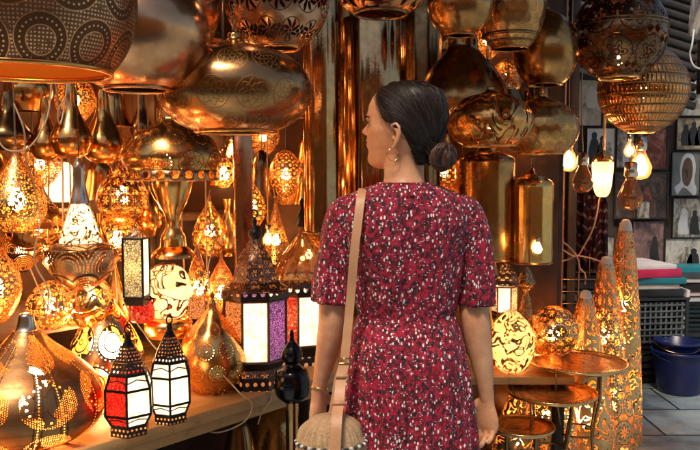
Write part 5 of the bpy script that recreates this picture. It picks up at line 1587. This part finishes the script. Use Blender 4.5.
FL = [
 ('onion_lamp', 'lit lace onion lamp standing on the upper shelf right of the pagoda stem', 210, 'onion', 17, 196, 258, None, 'fili', 1.06, 232),
 ('vase_lamp', 'slender brass vase on the upper shelf beside the square column', 228, 'vase', 10, 200, 257, None, 'gold', 1.06, None),
 ('cone_lamp', 'lit filigree cone lamp on the lower shelf left of the big lantern', 198, 'cone', 24, 246, 314, None, 'lace', .92, 290),
 ('onion_lamp', 'small gold onion lamp on the lower shelf, above the brown onion lamp', 222, 'onion', 15, 254, 312, None, 'lacefine', .92, 294),
 ('egg_lamp', 'brass egg lamp with lit piercings hanging above the glass dome lantern', 286, 'egg', 17, 150, 196, 3.2, 'fili2', None, 175),
 ('bell_lamp', 'dark bell lamp hanging behind the wide flattened shade, right side', 262, 'bell', 16, 150, 196, 3.3, 'bronze', None, None),
 ('bell_lamp', 'brass bell lamp hanging in the shadow left of the slim shiny tube', 296, 'bell', 12, 60, 118, 3.3, 'plain2', None, None),
 ('vase_lamp', 'tall brass vase on the upper shelf below the small onion lamp', 100, 'vase', 11, 214, 272, None, 'plain', 1.06, None),
 ('onion_lamp', 'lit scroll onion lamp on the lower shelf behind the teardrop lamp', 92, 'onion', 24, 262, 326, None, 'scroll', .92, 300),
 ('egg_lamp', 'lit lace egg lamp on the lower shelf behind the big onion lamp', 52, 'egg', 24, 282, 330, None, 'lace', .92, 308),
 ('bowl_lamp', 'upturned brass bowl lamp behind the big onion lamp at the left', 22, 'bowl', 22, 236, 272, 2.75, 'fan', None, 250),
 ('onion_lamp', 'dim onion lamp hanging behind the leftmost pear pendant', 24, 'onion', 18, 104, 168, 3.0, 'plain2', None, None),
 ('egg_lamp', 'lit gold egg lamp hanging behind the neck of the pagoda lamp', 196, 'egg', 16, 140, 180, 3.3, 'lacefine', None, 160),
 ('cone_lamp', 'gold cone lamp on the lower shelf beside the slim four-sided lantern', 116, 'cone', 17, 262, 318, None, 'gold', .92, None),
 ('bowl_lamp', 'brass bowl lamp with lit rim hanging behind the spinning-top lamp', 72, 'bowl', 22, 208, 246, 2.8, 'dots', None, 226),
 ('onion_lamp', 'plain onion lamp hanging just right of the small bell pendant', 150, 'onion', 13, 186, 236, 2.9, 'plain', None, None),
 ('egg_lamp', 'egg lamp with lit piercings hanging behind the waist-high hair bun lamp', 444, 'egg', 20, 150, 192, 3.5, 'fili2', None, 172),
 ('vase_lamp', 'brass vase lamp on the low bench beside the right sleeve', 488, 'vase', 10, 300, 372, None, 'gold', LB, None),
 ('onion_lamp', 'small lit onion lamp on the low bench under the narrow cone lamp', 526, 'onion', 13, 322, 362, None, 'lace', LB, 348),
 ('cone_lamp', 'gold cone lamp hanging under the glass dome lantern behind the bench', 276, 'cone', 20, 200, 262, 3.3, 'lacefine', None, 240),
 ('egg_lamp', 'round amber lamp glowing between the two shiny tube lamps', 344, 'egg', 9, 206, 232, 3.9, 'lace', None, 220),
 ('bell_lamp', 'dim brass bell lamp hanging at the top between rosy globes', 210, 'bell', 14, 2, 40, 3.0, 'plain2', None, None),
 ('onion_lamp', 'dark onion lamp hanging behind the top of the slim shiny tube', 345, 'onion', 16, 18, 90, 3.7, 'bronze', None, None),
 ('onion_lamp', 'lit rosette onion lamp hanging between the column and the dark bell', 252, 'onion', 14, 176, 226, 3.0, 'fili', None, 206),
 ('vase_lamp', 'brass vase on the lower shelf left of the big lantern dome', 238, 'vase', 9, 262, 310, None, 'plain', .92, None),
 ('egg_lamp', 'small lit lace egg lamp hanging above the pagoda band at its right', 224, 'egg', 11, 158, 188, 2.9, 'lace', None, 174),
 ('bowl_lamp', 'wide dot-pierced bowl lamp hanging above the glowing cone, far behind', 136, 'bowl', 22, 148, 176, 3.2, 'dots', None, 162),
 ('egg_lamp', 'lit lace egg lamp hanging right behind the hexagonal glass lamp', 84, 'egg', 15, 164, 200, 3.2, 'lace', None, 184),
 ('onion_lamp', 'unlit gold onion lamp hanging behind the left lace egg', 44, 'onion', 15, 168, 214, 3.0, 'gold', None, None),
 ('bell_lamp', 'gold bell lamp hanging over the glass dome lantern', 306, 'bell', 13, 168, 204, 3.1, 'plain', None, None),
 ('cone_lamp', 'lit lace cone lamp on the lower shelf between teardrop lamp and votives', 140, 'cone', 14, 268, 318, None, 'lace', .92, 300),
 ('onion_lamp', 'smallest onion lamp on the lower shelf, left of the teardrop tip', 76, 'onion', 14, 286, 326, None, 'lacefine', .92, 312),
]
for (nm, lb, cx, kd, hw, y0, y1, Y, mt, seat, bl) in FL:
    pts = kind(kd, hw, y0, y1)
    if seat is not None: Y = GY(cx, y1 - 1, seat)
    turned(nm, lb, cx, pts, Y, mt, 'lamp', seat=seat, hang=('cord' if seat is None else False), bulb=bl, br=.020, sock=bl is not None)
# bare bulbs added among the lamps as warm fill light
for i, (px, py, Y, lb) in enumerate(((243, 206, 3.0, 'added fill bulb glowing behind the square column'), (160, 205, 3.1, 'added fill bulb just left of the pagoda stem'), (12, 224, 2.95, 'added fill bulb at the far left edge'),
                                     (268, 240, 3.1, 'added fill bulb between the column and the big lantern'), (90, 172, 3.1, 'added fill bulb behind the silver neck of the top-shaped lamp'), (498, 212, 3.75, 'added fill bulb low behind the gold drum lamp'), (140, 255, 2.9, 'added fill bulb behind the slim four-sided lantern'),
                                     (48, 262, 2.7, 'added fill bulb above the neck of the big onion lamp'), (356, 226, 3.7, 'added fill bulb at the foot of the wide metal tube'), (187, 330, 2.62, 'added fill bulb hanging between the white small lantern and the brown onion lamp'), (62, 306, 2.42, 'added fill bulb behind the right shoulder of the big onion lamp'), (207, 286, 2.85, 'added fill bulb above the finial of the brown onion lamp'), (232, 150, 3.3, 'added fill bulb high behind the square column'))):
    hbulb(lb, px, py, 5.5, Y, 'bulbhot', grp='added fill bulbs among the brass lamps')
# below the bench
for (lb, px, y0, y1, hw, mt, kd) in (('brass pot lamp on the ground under the right end of the bench', 276, 408, 470, 26, 'engr2', 'egg'), ('dark bell lamp on the ground under the bench', 240, 430, 500, 22, 'bronze', 'bell'), ('gold onion lamp on the ground behind the finial post', 306, 396, 462, 22, 'gold', 'onion')):
    Y = 2.95 if px != 240 else 2.7
    c0 = V(px, y1, Y); zoff = 0
    pts = kind(kd, hw, y0, y1); tt = turned('floor_lamp_shade', lb, px, pts, Y, mt, 'lamp', seat=0.0)
    tt.location.z = 0
    tt.scale = (1.3, 1.3, 1.9)
lx = thing('hanging_bulb', 'lit bulb in the dark under the bench warming the pots', 'light bulb', (onb(1.15, .75, .52)), 'bulbs hanging in the alcove') if False else None
cable('loose pale cable looping down over the front edge of the bench', [(208, 362, 2.30), (222, 374, 2.28), (240, 393, 2.20), (252, 404, 2.20), (246, 420, 2.20), (228, 430, 2.20), (212, 432, 2.22), (196, 424, 2.24), (186, 418, 2.26)])
cable('short pale cable hanging from the right end of the bench', [(272, 392, 2.36), (270, 401, 2.34), (262, 412, 2.34), (258, 424, 2.36)])
cable('thin cable winding across the bench top between the small lanterns', [(116, 420, 2.05), (108, 430, 2.02), (98, 440, 1.93), (88, 452, 1.90)], 'cord')
cable('pale cable dangling across the left pear pendants', [(14, 104, 1.9), (24, 130, 1.9), (26, 160, 1.92), (34, 185, 1.95), (40, 220, 2.0), (34, 260, 2.0), (48, 290, 2.0), (46, 320, 2.05)])
cable('pale cable sagging in a loop between the pendants at the left', [(-8, 128, 1.9), (2, 146, 1.9), (12, 151, 1.9), (28, 148, 1.9), (42, 130, 1.92), (50, 104, 1.95), (52, 60, 2.0)])
cable('pale cable curving beside the amber pear pendant', [(66, 96, 2.0), (58, 112, 2.0), (60, 124, 2.02), (64, 108, 2.05), (70, 60, 2.1)])
cable('pale cable running down beside the top-shaped lamp to the teardrop lamp', [(30, 268, 2.2), (44, 300, 2.2), (54, 316, 2.2), (60, 300, 2.2), (74, 292, 2.2), (80, 312, 2.25)])
cable('thin pale cable from the teardrop lamp to the small lanterns', [(116, 286, 2.3), (128, 310, 2.25), (142, 330, 2.25), (152, 344, 2.2), (160, 352, 2.15)])
cable('brown cable climbing past the big lantern', [(212, 300, 2.45), (208, 270, 2.45), (214, 240, 2.5), (206, 215, 2.6), (210, 190, 2.7)])

# strings of small lamps close to the shop wall
def string_set(name, label, grp, kd, hwm, hm, mat, spots, lit):
    src = None
    for (p) in spots:
        if src is None:
            t = thing(name, label, 'hanging lamp', p, grp)
            pr = [(max(.0005, a * hwm), (1 - b_) * hm) for a, b_ in K[kd]]
            lathe_obj('shade', catmull(pr, 4), M[mat], t, None, 36)
            if lit: add_bulb(t, hm * .62, .014, 'bulb')
            chain(t, hm, 2.2, links=False)
            src = t; t.scale = (1.3, 1.3, 1.3)
        else:
            r = src.copy(); COL.objects.link(r); r.location = p; r.rotation_euler = (0, 0, random.uniform(0, 6))
            for ch in src.children:
                c_ = ch.copy(); COL.objects.link(c_); c_.parent = r
wp = []
for row, zz_ in enumerate((1.34, 1.58, 1.80, 2.02)):
    for k in range(12):
        q = onb(-1.05 + k * .205 + (row % 2) * .10 + random.uniform(-.03, .03), .93 + random.uniform(-.08, .10), zz_ + random.uniform(-.05, .05)); wp.append(q)
bp_ = []
for row, zz_ in enumerate((.95, 1.2, 1.46, 1.72, 1.98)):
    for k in range(7):
        xx = W1.x + .18 + k * .21 + (row % 2) * .1
        if xx < .95: bp_.append(Vector((xx, YB - .13 + random.uniform(-.05, .02), zz_ + random.uniform(-.05, .05))))
allp = wp + bp_
A_ = [p for i, p in enumerate(allp) if i % 3 == 0]; B_ = [p for i, p in enumerate(allp) if i % 3 == 1]; C_ = [p for i, p in enumerate(allp) if i % 3 == 2]
string_set('small_onion_lamp', 'small plain gold onion shade strung close to the dark shop wall', 'small gold onion shades strung at the wall', 'onion', .062, .17, 'gold', A_, False)
string_set('small_lace_lamp', 'small lit lace egg lamp strung close to the dark shop wall', 'small lit lace eggs strung at the wall', 'egg', .058, .14, 'lacefine', B_, True)
string_set('small_bell_lamp', 'small plain brass bell shade strung close to the dark shop wall', 'small brass bell shades strung at the wall', 'bell', .058, .13, 'plain', C_, False)
